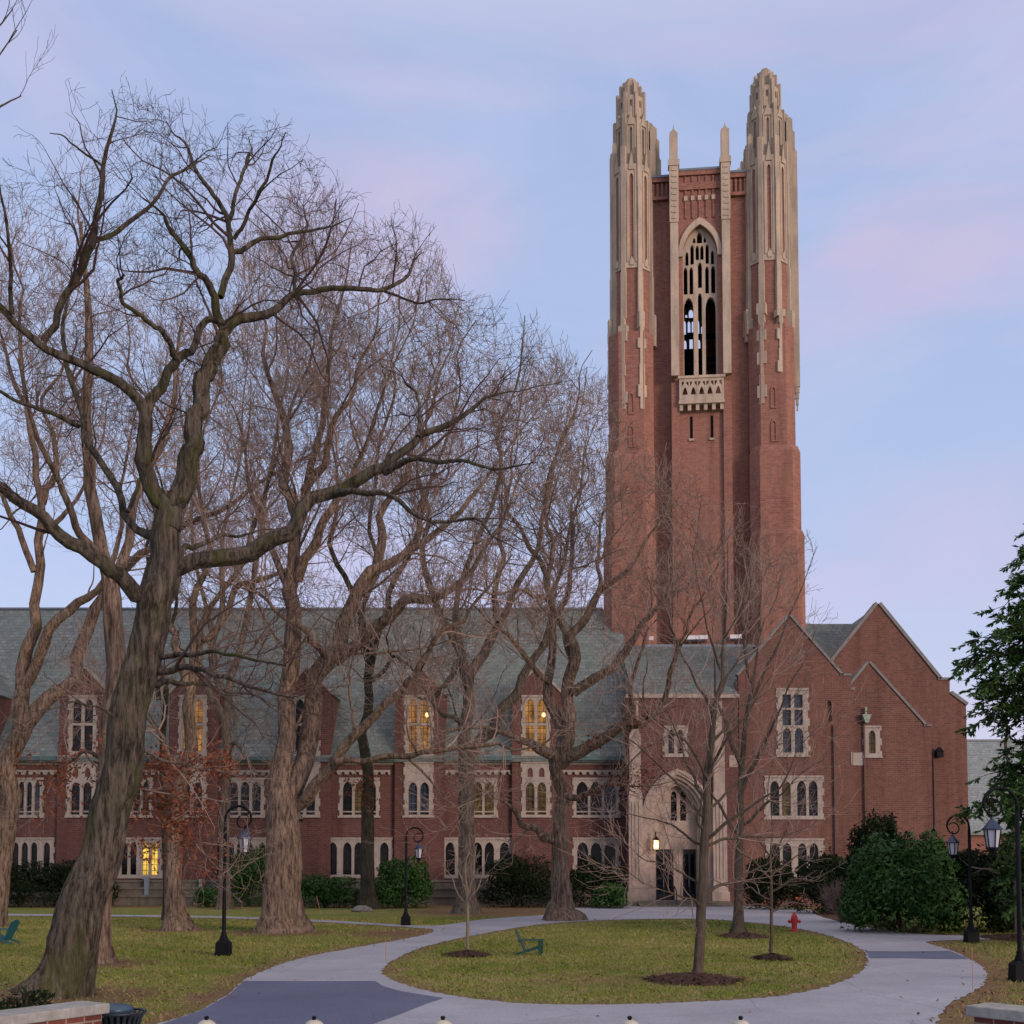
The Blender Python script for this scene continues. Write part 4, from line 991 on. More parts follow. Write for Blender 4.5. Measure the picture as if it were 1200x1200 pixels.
TRUNKS = [(70, 1168, 1.3), (112, 1130, .9), (205, 1090, 1.0), (328, 1093, 1.6), (658, 1078, 1.4), (817, 1145, .5), (865, 1093, .5), (545, 1070, .9), (430, 1065, .6), (262, 1065, .5)]
def lin(a, b_, s): return list(np.arange(a, b_, s))
gxs = np.array([-900, -600, -400, -250, -150, -100, -70] + lin(-50, 50.01, .5) + [70, 100, 150, 250, 400, 600, 900])
gys = np.array([-300, -150, -80, -40, -20, 0, 6] + lin(10, 78, .5) + [80, 90, 110, 150, 250, 400, 700, 1200, 2400])
GXX, GYY = np.meshgrid(gxs, gys)
def dirt(X, Y):
    d = np.clip(.85 - dist_poly(X, Y, left_edge, False) / 1.9, 0, 1)
    d = np.maximum(d, np.clip(.9 - dist_poly(X, Y, right_edge, False) / 2.6, 0, 1))
    d = np.maximum(d, np.clip(.78 - dist_poly(X, Y, ISLAND) / 1.5, 0, 1))
    for px_, py_, r_ in TRUNKS:
        g = G(px_, py_); d = np.maximum(d, np.clip(.9 - (np.hypot(X - g.x, Y - g.y) - r_) / 1.6, 0, .8))
    d = np.maximum(d, np.clip((Y - 66) / 5, 0, .9) * (Y < 80))
    for x0, y0, rx_, ry_, a in ((570, 1068, 5, 8, 1.15), (470, 1094, 2.8, 4, .95), (690, 1150, 3.0, 2.4, .62), (880, 1152, 2.5, 1.6, .55), (600, 1168, 3, .9, .45), (262, 1168, 1.0, 2.2, 1.0), (1110, 1160, 1.2, 4, .55), (1170, 1120, 3, 3, .4), (160, 1140, 1.6, 2, .38), (770, 1112, 3, 5, .25), (985, 1075, 2.5, 5, .8)):
        g = G(x0, y0); d = np.maximum(d, a * np.exp(-((X - g.x) / rx_) ** 2 - ((Y - g.y) / ry_) ** 2))
    return d
nx_, ny_ = len(gxs), len(gys)
V = np.stack([GXX.ravel(), GYY.ravel(), np.zeros(GXX.size)], 1)
ii = np.arange(nx_ * ny_).reshape(ny_, nx_)
Fq = np.stack([ii[:-1, :-1].ravel(), ii[:-1, 1:].ravel(), ii[1:, 1:].ravel(), ii[1:, :-1].ravel()], 1)
lawn = structure(np_mesh('ground', V, Fq, LAWN))
at = lawn.data.attributes.new('dirt', 'FLOAT', 'POINT'); at.data.foreach_set('value', dirt(V[:, 0], V[:, 1]).astype(np.float32))

def on_lawn(X, Y):
    m_ = ~inpoly(X, Y, PAVED) | inpoly(X, Y, ISLAND)
    de_ = np.minimum(np.minimum(dist_poly(X, Y, left_edge, False), dist_poly(X, Y, right_edge, False)), dist_poly(X, Y, ISLAND))
    m_ |= RNG.random(X.shape) < np.clip(.55 - de_ / .22, 0, 1)          # tufts creep over the edge of the drive
    return m_ & (Y < HY - .6)
# grass blades, thinner with distance
def view_samples(n, d0, d1, pw):
    u = RNG.random(n); D = (d0 ** pw + u * (d1 ** pw - d0 ** pw)) ** (1 / pw)
    X = (RNG.random(n) * 1.3 - .65) * D * .95
    return X, D
bx, by = view_samples(420000, 11.5, 55, -.15)
k_ = on_lawn(bx, by) & (RNG.random(bx.size) > dirt(bx, by) * 1.15 - .05); bx, by = bx[k_], by[k_]
n_ = bx.size; hgt = RNG.uniform(.025, .062, n_) * (1 + (by > 30) * .15); wd = RNG.uniform(.006, .011, n_) * np.clip(by / 18, 1, 2.6); an = RNG.random(n_) * 6.283
lx, ly = RNG.normal(0, .03, n_), RNG.normal(0, .03, n_)
V = np.empty((n_, 3, 3)); V[:, 0] = np.stack([bx - np.cos(an) * wd, by - np.sin(an) * wd, np.zeros(n_)], 1)
V[:, 1] = np.stack([bx + np.cos(an) * wd, by + np.sin(an) * wd, np.zeros(n_)], 1); V[:, 2] = np.stack([bx + lx, by + ly, hgt], 1)
tag(np_mesh('grass', V.reshape(-1, 3), np.arange(n_ * 3).reshape(-1, 3), BLADE), 'short winter grass growing over the lawn and the oval island', 'grass', kind='stuff')
# fallen leaves
def quads(name, C, U, Wv, mat, parent=None, fold=0.0, local=False):
    """diamond leaves: centre, half-length vector, half-width vector"""
    n = len(C); N = np.cross(U, Wv); N /= (np.linalg.norm(N, axis=1, keepdims=True) + 1e-9)
    ln = np.linalg.norm(U, axis=1, keepdims=True)
    V = np.empty((n, 4, 3)); V[:, 0] = C - U; V[:, 1] = C + Wv + N * ln * fold; V[:, 2] = C + U; V[:, 3] = C - Wv + N * ln * fold
    return np_mesh(name, V.reshape(-1, 3), np.arange(n * 4).reshape(-1, 4), mat, parent)
lx_, ly_ = view_samples(16000, 11.5, 70, .3)
pv = inpoly(lx_, ly_, PAVED) & ~inpoly(lx_, ly_, ISLAND)
de = np.minimum(dist_poly(lx_, ly_, left_edge, False), dist_poly(lx_, ly_, right_edge, False))
k_ = (ly_ < HY - 1.2) & (RNG.random(lx_.size) < np.where(pv, .006 + .22 * np.exp(-de / .35), .22 + .75 * dirt(lx_, ly_)))
lx_, ly_ = lx_[k_], ly_[k_]; n_ = lx_.size; a = RNG.random(n_) * 6.283; s = RNG.uniform(.022, .05, n_)
U = np.stack([np.cos(a) * s, np.sin(a) * s, RNG.normal(0, .4, n_) * s], 1); Wv = np.stack([-np.sin(a) * s * .6, np.cos(a) * s * .6, RNG.normal(0, .35, n_) * s], 1)
lzz = np.where(inpoly(lx_, ly_, PAVED) & ~inpoly(lx_, ly_, ISLAND), .035, .05)
tag(quads('fallen_leaves', np.stack([lx_, ly_, lzz], 1), U, Wv, LEAF_FALLEN, fold=.3), 'dry brown leaves scattered over the lawn and along the drive edges', 'leaves', kind='stuff')

def mulch(px, py, rx_, ry_, label):
    g = G(px, py); mb = MB(); n = 40; r_ = random.Random(px)
    rings = []
    for rr, h in ((1.0, -.01), (.85, .05), (.6, .09), (.3, .13)):
        rings.append([(g.x + math.cos(2 * math.pi * i / n) * rx_ * rr * r_.uniform(.86, 1.1), g.y + math.sin(2 * math.pi * i / n) * ry_ * rr * r_.uniform(.86, 1.1), h * r_.uniform(.7, 1.2)) for i in range(n)])
    vs = [p for q in rings for p in q] + [(g.x, g.y, .14)]
    fs = [(j * n + i, j * n + (i + 1) % n, (j + 1) * n + (i + 1) % n, (j + 1) * n + i) for j in range(3) for i in range(n)] + [(3 * n + i, 3 * n + (i + 1) % n, 4 * n) for i in range(n)]
    mb.add(vs, fs)
    for i in range(520):
        a = r_.uniform(0, 6.283); q = r_.random() ** .6 * 1.12; x, y = g.x + math.cos(a) * rx_ * q, g.y + math.sin(a) * ry_ * q
        z = .02 + .12 * max(0, 1 - q) + r_.uniform(0, .02); b_ = r_.uniform(0, 3.14); L, w = r_.uniform(.03, .075), r_.uniform(.008, .02); tl = r_.uniform(-.03, .03)
        mb.add([(x - math.cos(b_) * L - math.sin(b_) * w, y - math.sin(b_) * L + math.cos(b_) * w, z - tl), (x - math.cos(b_) * L + math.sin(b_) * w, y - math.sin(b_) * L - math.cos(b_) * w, z - tl), (x + math.cos(b_) * L + math.sin(b_) * w, y + math.sin(b_) * L - math.cos(b_) * w, z + tl), (x + math.cos(b_) * L - math.sin(b_) * w, y + math.sin(b_) * L + math.cos(b_) * w, z + tl + .01)], [(0, 1, 2, 3)])
    o = mb.build('mulch_bed', MULCH)
    return tag(o, label, 'mulch', kind='stuff')
mulch(812, 1149, 1.0, 1.15, 'dark mulch ring round the young spreading tree on the island')
mulch(872, 1098, .85, 1.3, 'mulch ring round the slim trunk at the back of the island')
mulch(905, 1124, .48, .7, 'small mulch ring under the knee high side branches of the sapling')
mulch(548, 1120, .62, .8, 'thin mulch patch under the pale staked sapling on the island')
mulch(1185, 1100, .95, 1.5, 'mulch bed round the slender pale tree by the evergreen')
bedp = chaikin(gpoly([(950, 1069), (972, 1079), (1003, 1086.5), (1050, 1094.5), (1085, 1098), (1085, 1080), (1040, 1064), (960, 1064)]), 1, True)
o = flat('mulch_bed', bedp, [], .009, MULCH); tag(o, 'dark bare planting bed edging the curve of the drive under the rhododendron', 'mulch', kind='stuff')

# ================================================================== TREES
def catmull(P_, R_, K):
    P_ = np.asarray(P_, float); R_ = np.asarray(R_, float); n = len(P_)
    Q = np.vstack([2 * P_[0] - P_[1], P_, 2 * P_[-1] - P_[-2]])
    seg = np.linalg.norm(np.diff(P_, axis=0), axis=1); cum = np.concatenate([[0], np.cumsum(seg)])
    s = np.linspace(0, cum[-1], K); i = np.clip(np.searchsorted(cum, s, side='right') - 1, 0, n - 2)
    t = ((s - cum[i]) / (seg[i] + 1e-9))[:, None]
    p0, p1, p2, p3 = Q[i], Q[i + 1], Q[i + 2], Q[i + 3]
    out = .5 * ((2 * p1) + (-p0 + p2) * t + (2 * p0 - 5 * p1 + 4 * p2 - p3) * t ** 2 + (-p0 + 3 * p1 - 3 * p2 + p3) * t ** 3)
    rr = R_[i] + (R_[np.minimum(i + 1, n - 1)] - R_[i]) * t[:, 0]
    return out, rr
def unit(v): return v / (np.linalg.norm(v, axis=-1, keepdims=True) + 1e-9)
def tubes(pts, rad, S, knot=0.0, rng=None, flare=0):
    """pts (N,K,3), rad (N,K) -> vertices, quad faces"""
    N, K, _ = pts.shape
    T = np.empty_like(pts); T[:, 1:-1] = pts[:, 2:] - pts[:, :-2]; T[:, 0] = pts[:, 1] - pts[:, 0]; T[:, -1] = pts[:, -1] - pts[:, -2]
    T = unit(T)
    ref = np.where(np.abs(T[:, 0, 2:3]) > .8, np.array([[1.0, 0, 0]]), np.array([[0, 0, 1.0]]))
    u = unit(np.cross(T[:, 0], ref)); Vv = np.empty((N, K, S, 3))
    ang = 2 * np.pi * np.arange(S) / S; ca, sa = np.cos(ang)[None, :, None], np.sin(ang)[None, :, None]
    for k in range(K):
        t = T[:, k]; u = unit(u - t * np.sum(u * t, -1, keepdims=True)); w = np.cross(t, u)
        r = rad[:, k][:, None, None]
        if knot and rng is not None:
            ph = k * .35
            r = r * (1 + knot * (np.sin(3 * ang + ph) + .7 * np.sin(5 * ang - 1.3 * ph + 1) + .5 * np.sin(8 * ang + .6 * ph))[None, :, None] + knot * .5 * rng.normal(size=(N, S))[:, :, None])
            if flare and k < flare: r = r * (1 + .34 * (1 - k / flare) ** 2 * (np.maximum(0, np.cos(5 * ang + 1.1)) + .6 * np.maximum(0, np.cos(3 * ang + 4)) - .25)[None, :, None])
        Vv[:, k] = pts[:, k][:, None, :] + r * (u[:, None, :] * ca + w[:, None, :] * sa)
    idx = np.arange(N * K * S).reshape(N, K, S); nx = np.roll(idx, -1, axis=2)
    Fq_ = np.stack([idx[:, :-1], nx[:, :-1], nx[:, 1:], idx[:, 1:]], -1).reshape(-1, 4)
    return Vv.reshape(-1, 3), Fq_
def grow(pts, rad, rng, dens, length, K, t0=.2, ang=(35, 65), wig=.12, trop=.05, rr=.6, rmin=.004, tip=1, shrink=.55, minlen=.15, slender=.022):
    """side shoots for a batch of branches; returns the next batch"""
    N, K0, _ = pts.shape
    L = np.linalg.norm(np.diff(pts, axis=1), axis=2).sum(1)
    n = rng.poisson(dens * L * (1 - t0)) ; idx = np.repeat(np.arange(N), n); M = len(idx)
    t = t0 + (1 - t0) * rng.random(M); kind = np.zeros(M, bool)
    if tip:
        idx = np.concatenate([idx, np.repeat(np.arange(N), tip)]); t = np.concatenate([t, np.full(N * tip, .985)]); kind = np.concatenate([kind, np.ones(N * tip, bool)]); M = len(idx)
    f = t * (K0 - 1); i = np.minimum(f.astype(int), K0 - 2); fr = (f - i)[:, None]
    a, b_ = pts[idx, i], pts[idx, i + 1]; p = a + (b_ - a) * fr; tan = unit(b_ - a)
    r_par = rad[idx, i] + (rad[idx, i + 1] - rad[idx, i]) * fr[:, 0]
    rv = unit(rng.normal(size=(M, 3))); perp = unit(rv - tan * np.sum(rv * tan, -1, keepdims=True))
    perp[:, 2] += .15; an = np.radians(rng.uniform(ang[0], ang[1], M)); an = np.where(kind, np.radians(rng.uniform(5, 28, M)), an)[:, None]
    d = unit(np.cos(an) * tan + np.sin(an) * perp)
    ln = length * (1 - shrink * t) * rng.uniform(.55, 1.35, M); ln = np.where(kind, length * rng.uniform(.5, .9, M), ln)
    ln = np.maximum(ln, minlen)
    r0 = np.clip(np.minimum(r_par * rr, ln * slender), rmin, None); r0 = np.where(kind, np.maximum(np.minimum(r_par, r0 * 1.3), rmin), r0)
    q = np.empty((M, K, 3)); q[:, 0] = p; st = (ln / (K - 1))[:, None]; up = np.array([[0, 0, 1.0]])
    for k in range(1, K):
        d = unit(d + wig * rng.normal(size=(M, 3)) + trop * up); q[:, k] = q[:, k - 1] + d * st
    s = np.linspace(0, 1, K)[None, :]; rq = np.maximum(r0[:, None] * (1 - .72 * s), rmin * .8)
    return q, rq
ALL_TREES = []
SIL_X = [-200, 0, 60, 130, 200, 270, 350, 400, 430, 510, 540, 610, 690, 715, 760, 850, 945, 960, 1000, 1200]
SIL_Y = [150, 165, 110, 72, 118, 142, 135, 200, 238, 255, 335, 345, 415, 430, 500, 560, 610, 630, 760, 800]
def photo_px(p):
    """world points -> photo pixels, to keep each crown inside the height it has in the photograph"""
    x, y, z = p[..., 0], p[..., 1], p[..., 2] - CAMH
    dpt = y * CT + z * ST; v = -y * ST + z * CT
    return 600 + F * x / dpt, VC - F * v / dpt
def tree(name, label, Y, limbs, bark, twig, seed, levels, group='bare trees on the lawn', rmin=None, S=12, base=None, cat='tree', leaves=None, taper=1.0, env=True, extra=None, wander=.03, thin=1.0, lift=0):
    """limbs: list of (points [(px,py,width px)], depth offset at start, at end, bears shoots)"""
    rng = np.random.default_rng(seed)
    rmin = rmin or .000185 * Y
    P0 = []; 
    for pts, d0, d1, bears in limbs:
        n = len(pts); q = []; r = []
        for i, (px, py, w) in enumerate(pts):
            t = i / (n - 1); y = Y + d0 + (d1 - d0) * t
            q.append(tuple(P(px, py, y))); tt = min(1.0, max(0.0, (t - .25) / .45)); r.append(max(w * thin / 2 / ppm(y) * (1 + (taper - 1) * tt), rmin * 1.3))
        P0.append((np.array(q), np.array(r), bears))
    b0 = P0[0][0][0]
    root = thing(name, label, cat, (b0[0], b0[1], 0), group)
    P0[0][0][0][2] = -.06
    VV = []; FF = []; off = 0; bear = []
    for j, (q, r, bears) in enumerate(P0):
        if wander:
            nq, nr = [q[0]], [r[0]]
            for i in range(1, len(q)):
                if not (j == 0 and i < 4):
                    sl_ = np.linalg.norm(q[i] - q[i - 1]); nq.append((q[i] + q[i - 1]) / 2 + rng.normal(size=3) * wander * sl_); nr.append((r[i] + r[i - 1]) / 2)
                nq.append(q[i]); nr.append(r[i])
            q, r = np.array(nq), np.array(nr)
        K = 34 if j == 0 else 28
        pts, rad = catmull(q, r, K)
        L_ = np.linalg.norm(np.diff(pts, axis=0), axis=1).sum()
        jit = rng.normal(size=pts.shape); jit[1:-1] = (jit[:-2] + jit[1:-1] + jit[2:]) / 1.7
        jit = jit * np.minimum(rad[:, None] * (.05 if j == 0 else .35), .055); jit[:2] = 0
        pts = pts + jit
        v, f = tubes(pts[None], rad[None], S if rad.max() > .06 else 7, .058 if rad.max() > .06 else .02, rng, flare=(7 if j == 0 and rad.max() > .2 else 0))
        VV.append(v); FF.append(f + off); off += len(v)
        if bears: bear.append((pts, rad, bears))
    if extra and bear:
        A = [catmull(a, b, 28) for a, b, _ in bear]
        ep, er = grow(np.stack([a for a, _ in A]), np.stack([b for _, b in A]), rng, extra[0], extra[1], 22, t0=.25, ang=(35, 78), wig=.085, trop=.016, rr=.55, rmin=rmin * 1.5, tip=0, shrink=.5, slender=.013)
        qx, qy = photo_px(ep[:, -1]); keep = (qy > np.interp(qx, SIL_X, SIL_Y) + 14) & (ep[:, :, 2].min(1) > 3.0); ep, er = ep[keep], er[keep]
        if len(ep):
            v, f = tubes(ep, er, 7, .02, rng); VV.append(v); FF.append(f + off)
            bear += [(a, b, .2) for a, b in zip(ep, er)]
    np_mesh('trunk', np.vstack(VV), np.vstack(FF), bark, root, smooth=True)
    # crown
    CV = []; CF = []; off = 0; tips = []
    by_t0 = {}
    for pts, rad, t0 in bear:
        pts, rad = catmull(pts, rad, 26); by_t0.setdefault(t0, []).append((pts, rad))
    for t0, lst in by_t0.items():
        cur = (np.stack([a for a, _ in lst]), np.stack([b for _, b in lst]))
        for li, lv in enumerate(levels):
            kw = dict(lv); S_ = kw.pop('S', 3)
            cur = grow(cur[0], cur[1], rng, rmin=rmin * kw.pop('rk', 1.0), t0=(t0 if li == 0 else kw.pop('t0', .15)), **{k: v for k, v in kw.items() if k != 't0'})
            keep = cur[0][:, :, 2].min(1) > .7
            if env:
                qx, qy = photo_px(cur[0][:, -1]); keep &= qy > np.interp(qx, SIL_X, SIL_Y) + np.abs(rng.normal(size=qx.shape)) * 24 - 6 - lift
            cur = (cur[0][keep], cur[1][keep])
            if not len(cur[0]): break
            v, f = tubes(cur[0], cur[1], S_); CV.append(v); CF.append(f + off); off += len(v)
            if li == len(levels) - 2: tips.append(cur[0])
    if CV: np_mesh('crown', np.vstack(CV), np.vstack(CF), twig, root)
    root['_seed'] = seed; del root['_seed']
    ALL_TREES.append(root)
    return root, tips
def leaf_cloud(root, centres, rng, per, spread, size, mat):
    C = np.repeat(np.asarray(centres), per, axis=0); n = len(C)
    C = C + rng.normal(size=(n, 3)) * np.array([[spread, spread, spread]])
    U = unit(rng.normal(size=(n, 3)) + np.array([[0, 0, -.5]])) * (size * rng.uniform(.6, 1.3, n))[:, None]
    Wv = unit(np.cross(U, rng.normal(size=(n, 3)))) * (size * .5 * rng.uniform(.6, 1.3, n))[:, None]
    return quads('leaves', C, U, Wv, mat, root, fold=.35)
OAK_L = [dict(dens=2.3, length=2.2, K=7, ang=(30, 75), wig=.20, trop=.03, S=5, slender=.015),
         dict(dens=3.0, length=1.1, K=6, ang=(30, 70), wig=.24, trop=.03, S=4),
         dict(dens=3.8, length=.55, K=5, ang=(25, 65), wig=.26, trop=.03, S=3),
         dict(dens=5.2, length=.26, K=3, ang=(25, 55), wig=.22, trop=.05, S=3)]
MAPLE_L = [dict(dens=1.35, length=3.4, K=7, ang=(28, 68), wig=.18, trop=.045, S=5, slender=.013),
           dict(dens=2.0, length=1.8, K=6, ang=(28, 65), wig=.2, trop=.04, S=4),
           dict(dens=2.5, length=.95, K=5, ang=(25, 58), wig=.2, trop=.05, S=3),
           dict(dens=2.5, length=.48, K=3, ang=(20, 50), wig=.18, trop=.05, S=3)]
# ---- the big leaning oak in front
oak_limbs = [
 ([(62, 1172, 84), (72, 1148, 58), (86, 1100, 55), (101, 1050, 51), (128, 950, 45), (147, 860, 43), (168, 780, 39), (180, 725, 38), (190, 685, 42), (194, 640, 34), (197, 600, 28)], 0, 0, 0),
 ([(180, 705, 24), (147, 677, 18), (100, 647, 17), (60, 613, 14), (0, 573, 12), (-70, 545, 8), (-150, 500, 3)], 0, -2.5, .3),
 ([(196, 668, 26), (215, 664, 19), (253, 655, 20), (300, 643, 19), (333, 627, 17), (360, 590, 16), (400, 575, 14), (450, 553, 12), (485, 522, 9), (496, 508, 8), (538, 490, 6), (573, 464, 3.5), (600, 458, 1.5)], 0, 1.5, .3),
 ([(450, 553, 10), (482, 537, 6), (538, 540, 4.5), (580, 550, 3), (622, 543, 1.5)], .8, -1.0, .12),
 ([(395, 578, 10), (412, 575, 7), (450, 578, 6), (478, 597, 5), (512, 612, 4), (560, 608, 3), (600, 640, 1.5)], .6, -1.6, .12),
 ([(490, 512, 6), (492, 487, 4.5), (487, 459, 3), (470, 440, 1.5)], 1, 2.2, .15),
 ([(197, 605, 22), (178, 550, 19), (171, 500, 17), (170, 480, 14), (150, 460, 12), (110, 435, 10), (70, 415, 9.5), (40, 395, 8.5), (0, 358, 7), (-50, 320, 3)], 0, -1.5, .45),
 ([(50, 400, 8), (73, 360, 8), (100, 310, 8.5), (113, 277, 7.5), (122, 190, 5), (137, 135, 2.4), (131, 105, 1)], -.9, -1.5, .2),
 ([(110, 283, 6), (160, 253, 5), (200, 207, 4), (229, 192, 2), (246, 182, 1)], -1.1, .8, .15),
 ([(121, 195, 3.2), (84, 168, 2.2), (58, 156, 1)], -1.2, -2.2, .1),
 ([(14, 368, 6), (13, 310, 4.5), (7, 253, 3.5), (-2, 200, 1.5)], -1.3, -2.8, .15),
 ([(170, 485, 15), (187, 450, 11), (209, 422, 10.5), (225, 413, 8), (231, 388, 8), (243, 376, 7.5), (262, 377, 6)], 0, -.3, .5),
 ([(209, 424, 8), (200, 402, 6.5), (188, 385, 6), (143, 355, 5), (137, 328, 4), (146, 322, 2.5)], -.1, -2.0, .2),
 ([(197, 618, 28), (212, 563, 24), (228, 510, 21), (240, 460, 20), (252, 420, 18), (260, 393, 17)], 0, .6, .55),
 ([(258, 395, 13), (273, 377, 12), (320, 367, 9), (345, 343, 7), (400, 338, 6), (447, 340, 5), (478, 324, 4), (484, 306, 2.4), (494, 296, 1)], .6, 2.0, .2),
 ([(447, 340, 3.5), (490, 355, 2.6), (545, 352, 1.2)], 1.4, .6, .12),
 ([(262, 385, 11), (247, 337, 9), (227, 303, 7), (200, 270, 5), (190, 250, 3), (165, 230, 1.4)], .6, -1.2, .25),
 ([(258, 348, 8), (271, 300, 8), (267, 257, 6), (245, 220, 5), (220, 173, 3), (203, 158, 1.8), (195, 142, 1)], .5, 1.4, .2),
 ([(268, 262, 5), (277, 220, 4.5), (288, 195, 4), (295, 175, 1.6), (291, 160, 1)], .8, 2.6, .15),
 ([(274, 280, 5), (300, 233, 4), (318, 190, 3), (328, 172, 1.8), (335, 155, 1)], .7, -.8, .15),
 ([(271, 296, 7), (300, 283, 5.5), (333, 277, 4.5), (385, 266, 2.4), (412, 255, 1)], .7, 1.4, .15),
 ([(345, 343, 5), (342, 300, 4), (360, 265, 3), (356, 240, 1.4)], 1.2, 2.6, .15),
 ([(192, 632, 16), (176, 626, 12), (160, 617, 9), (147, 606, 8.5), (133, 567, 8), (112, 530, 7.5), (97, 503, 7.5), (80, 437, 6), (73, 387, 4.5), (80, 350, 3), (85, 310, 1.4)], 0, 2.4, .35),
 ([(93, 500, 6), (50, 480, 5), (0, 460, 4), (-40, 445, 2)], 1.7, .4, .15),
 ([(150, 600, 5), (165, 560, 4.5), (185, 520, 3.5), (205, 490, 2)], .4, 2.2, .2),
 ([(184, 788, 9), (230, 782, 6), (270, 795, 5), (300, 806, 4), (345, 818, 2)], 0, -2.2, .08),
 ([(186, 770, 7), (240, 764, 5), (290, 770, 4), (335, 780, 2)], 0, -3.0, .06),
 ([(180, 802, 10), (197, 800, 7), (235, 800, 4), (300, 815, 2.5), (335, 840, 1.3)], .1, 1.0, .12),
 ([(205, 660, 9), (216, 640, 7), (233, 640, 6), (260, 628, 4), (300, 622, 2.5)], .1, 2.4, .15),
 ([(150, 850, 6), (120, 830, 3), (85, 822, 2), (50, 835, 1.2)], 0, -1.6, .12),
]
oak, oak_t = tree('oak_tree', 'massive leaning oak with dark mossy trunk and dense black crown, closest of the lawn trees', 21.0, oak_limbs, BARK_OAK, TWIG_OAK, 21, OAK_L, S=26, lift=16)
# ---- trunk close behind it, with clinging rust leaves
L2 = [([(112, 1132, 40), (114, 1110, 27), (118, 1050, 25), (128, 900, 24), (136, 800, 23), (133, 740, 22), (131, 690, 21), (122, 655, 16), (112, 600, 14), (106, 540, 13), (100, 470, 12), (104, 400, 10), (100, 320, 6), (95, 260, 3)], 0, 0, .62),
 ([(132, 695, 16), (146, 660, 12), (160, 600, 10), (185, 520, 8), (205, 440, 5), (215, 370, 2)], 0, 2.5, .3),
 ([(126, 672, 12), (92, 620, 9), (66, 560, 7), (40, 500, 5), (20, 420, 2)], 0, -2.5, .25),
 ([(130, 900, 8), (160, 916, 5), (187, 945, 4), (219, 977, 3), (253, 1015, 1.8), (275, 1040, 1)], 0, 2.0, .2),
 ([(132, 860, 7), (170, 880, 4.5), (215, 895, 3.2), (262, 905, 1.5)], 0, -1.2, .2),
 ([(128, 890, 6), (100, 880, 4), (72, 900, 3), (50, 930, 1.4)], 0, 1.5, .2)]
t2, _ = tree('oak_tree', 'straight brown trunk half hidden behind the leaning oak, with rust leaves clinging to low branches', 28.4, L2, BARK_BROWN, TWIG_BROWN, 5, OAK_L[:1] + OAK_L[1:3] + [dict(dens=2.0, length=.3, K=3, ang=(25, 55), wig=.2, trop=.06, S=3)])
rl = np.random.default_rng(3)
def pxline(pts, d, n, jit):
    out = []
    for _ in range(n):
        t = rl.random() * (len(pts) - 1); i = min(int(t), len(pts) - 2); f = t - i
        x = pts[i][0] + (pts[i + 1][0] - pts[i][0]) * f + rl.normal() * jit; y = pts[i][1] + (pts[i + 1][1] - pts[i][1]) * f + rl.normal() * jit
        out.append(tuple(P(x, y, d + rl.normal() * .6)))
    return out
cc = pxline([(155, 930), (185, 950), (215, 985), (245, 1015)], 29, 120, 13) + pxline([(175, 890), (215, 905), (262, 905)], 28.4, 85, 11) + pxline([(110, 880), (75, 905), (62, 940)], 29, 60, 14) \
   + pxline([(205, 930), (235, 950)], 29, 60, 13) + pxline([(160, 985), (180, 1000)], 29, 18, 8) + pxline([(30, 900), (22, 880)], 29, 8, 9) + pxline([(255, 880), (268, 900)], 29, 25, 8)
leaf_cloud(t2, cc, rl, 7, .13, .065, LEAF_RUST)
# ---- forked tree at the picture's edge
L3 = [([(-14, 1086, 40), (-8, 1060, 30), (2, 1000, 27), (14, 930, 25), (28, 850, 25), (26, 810, 20), (30, 760, 18), (38, 698, 16), (44, 640, 15), (50, 590, 14), (43, 540, 13), (33, 480, 11), (24, 410, 8), (28, 340, 5), (20, 270, 2)], 0, 0, .6),
 ([(30, 850, 20), (70, 807, 17), (92, 767, 16), (110, 725, 15), (124, 697, 14), (152, 662, 14), (180, 640, 12), (253, 600, 10), (293, 573, 8), (367, 530, 5), (410, 480, 2)], 0, 3, .35),
 ([(27, 805, 15), (50, 765, 14), (82, 718, 13), (112, 693, 11), (135, 650, 9), (140, 580, 7), (155, 500, 4), (150, 430, 2)], 0, -2, .4),
 ([(50, 590, 9), (65, 560, 8), (60, 500, 7), (75, 430, 5), (90, 350, 2)], 0, 2, .2), ([(40, 670, 9), (10, 600, 7), (-20, 540, 4), (-50, 450, 2)], 0, -1, .2),
 ([(46, 625, 8), (80, 600, 6), (110, 540, 4), (125, 470, 2)], 0, 4, .2), ([(34, 480, 7), (10, 430, 5), (-15, 360, 3), (-25, 290, 1.5)], 0, 2, .2)]
tree('forked_tree', 'low forking brown tree at the edge of the lawn beside the teal chair', 46, L3, BARK_BROWN, TWIG_BROWN, 8, MAPLE_L, taper=.58, thin=.93, extra=(.33, 5.0), wander=.085)
L4 = [([(206, 1091, 40), (205, 1075, 25), (203, 1030, 20), (205, 970, 19), (212, 910, 19), (222, 850, 18), (226, 800, 15), (234, 755, 12), (262, 690, 10), (290, 640, 9), (330, 520, 7), (365, 420, 5), (385, 340, 2)], 0, 0, .5),
 ([(224, 815, 12), (206, 740, 10), (188, 660, 9), (170, 560, 7), (152, 440, 5), (142, 340, 2)], 0, 2, .3), ([(226, 795, 10), (228, 700, 9), (236, 600, 7), (240, 500, 5), (250, 400, 2)], 0, -2, .3),
 ([(236, 752, 8), (275, 690, 8), (330, 670, 6), (375, 640, 4), (410, 590, 2)], 0, 3, .2), ([(212, 900, 7), (190, 862, 5), (160, 830, 4), (130, 815, 2)], 0, -2, .2)]
tree('maple_tree', 'medium grey brown maple trunk standing between the red leaves and the tall lamp post', 43.3, L4, BARK_BROWN, TWIG_BROWN, 12, MAPLE_L, taper=.58, thin=.93, extra=(.33, 5.0), wander=.085)
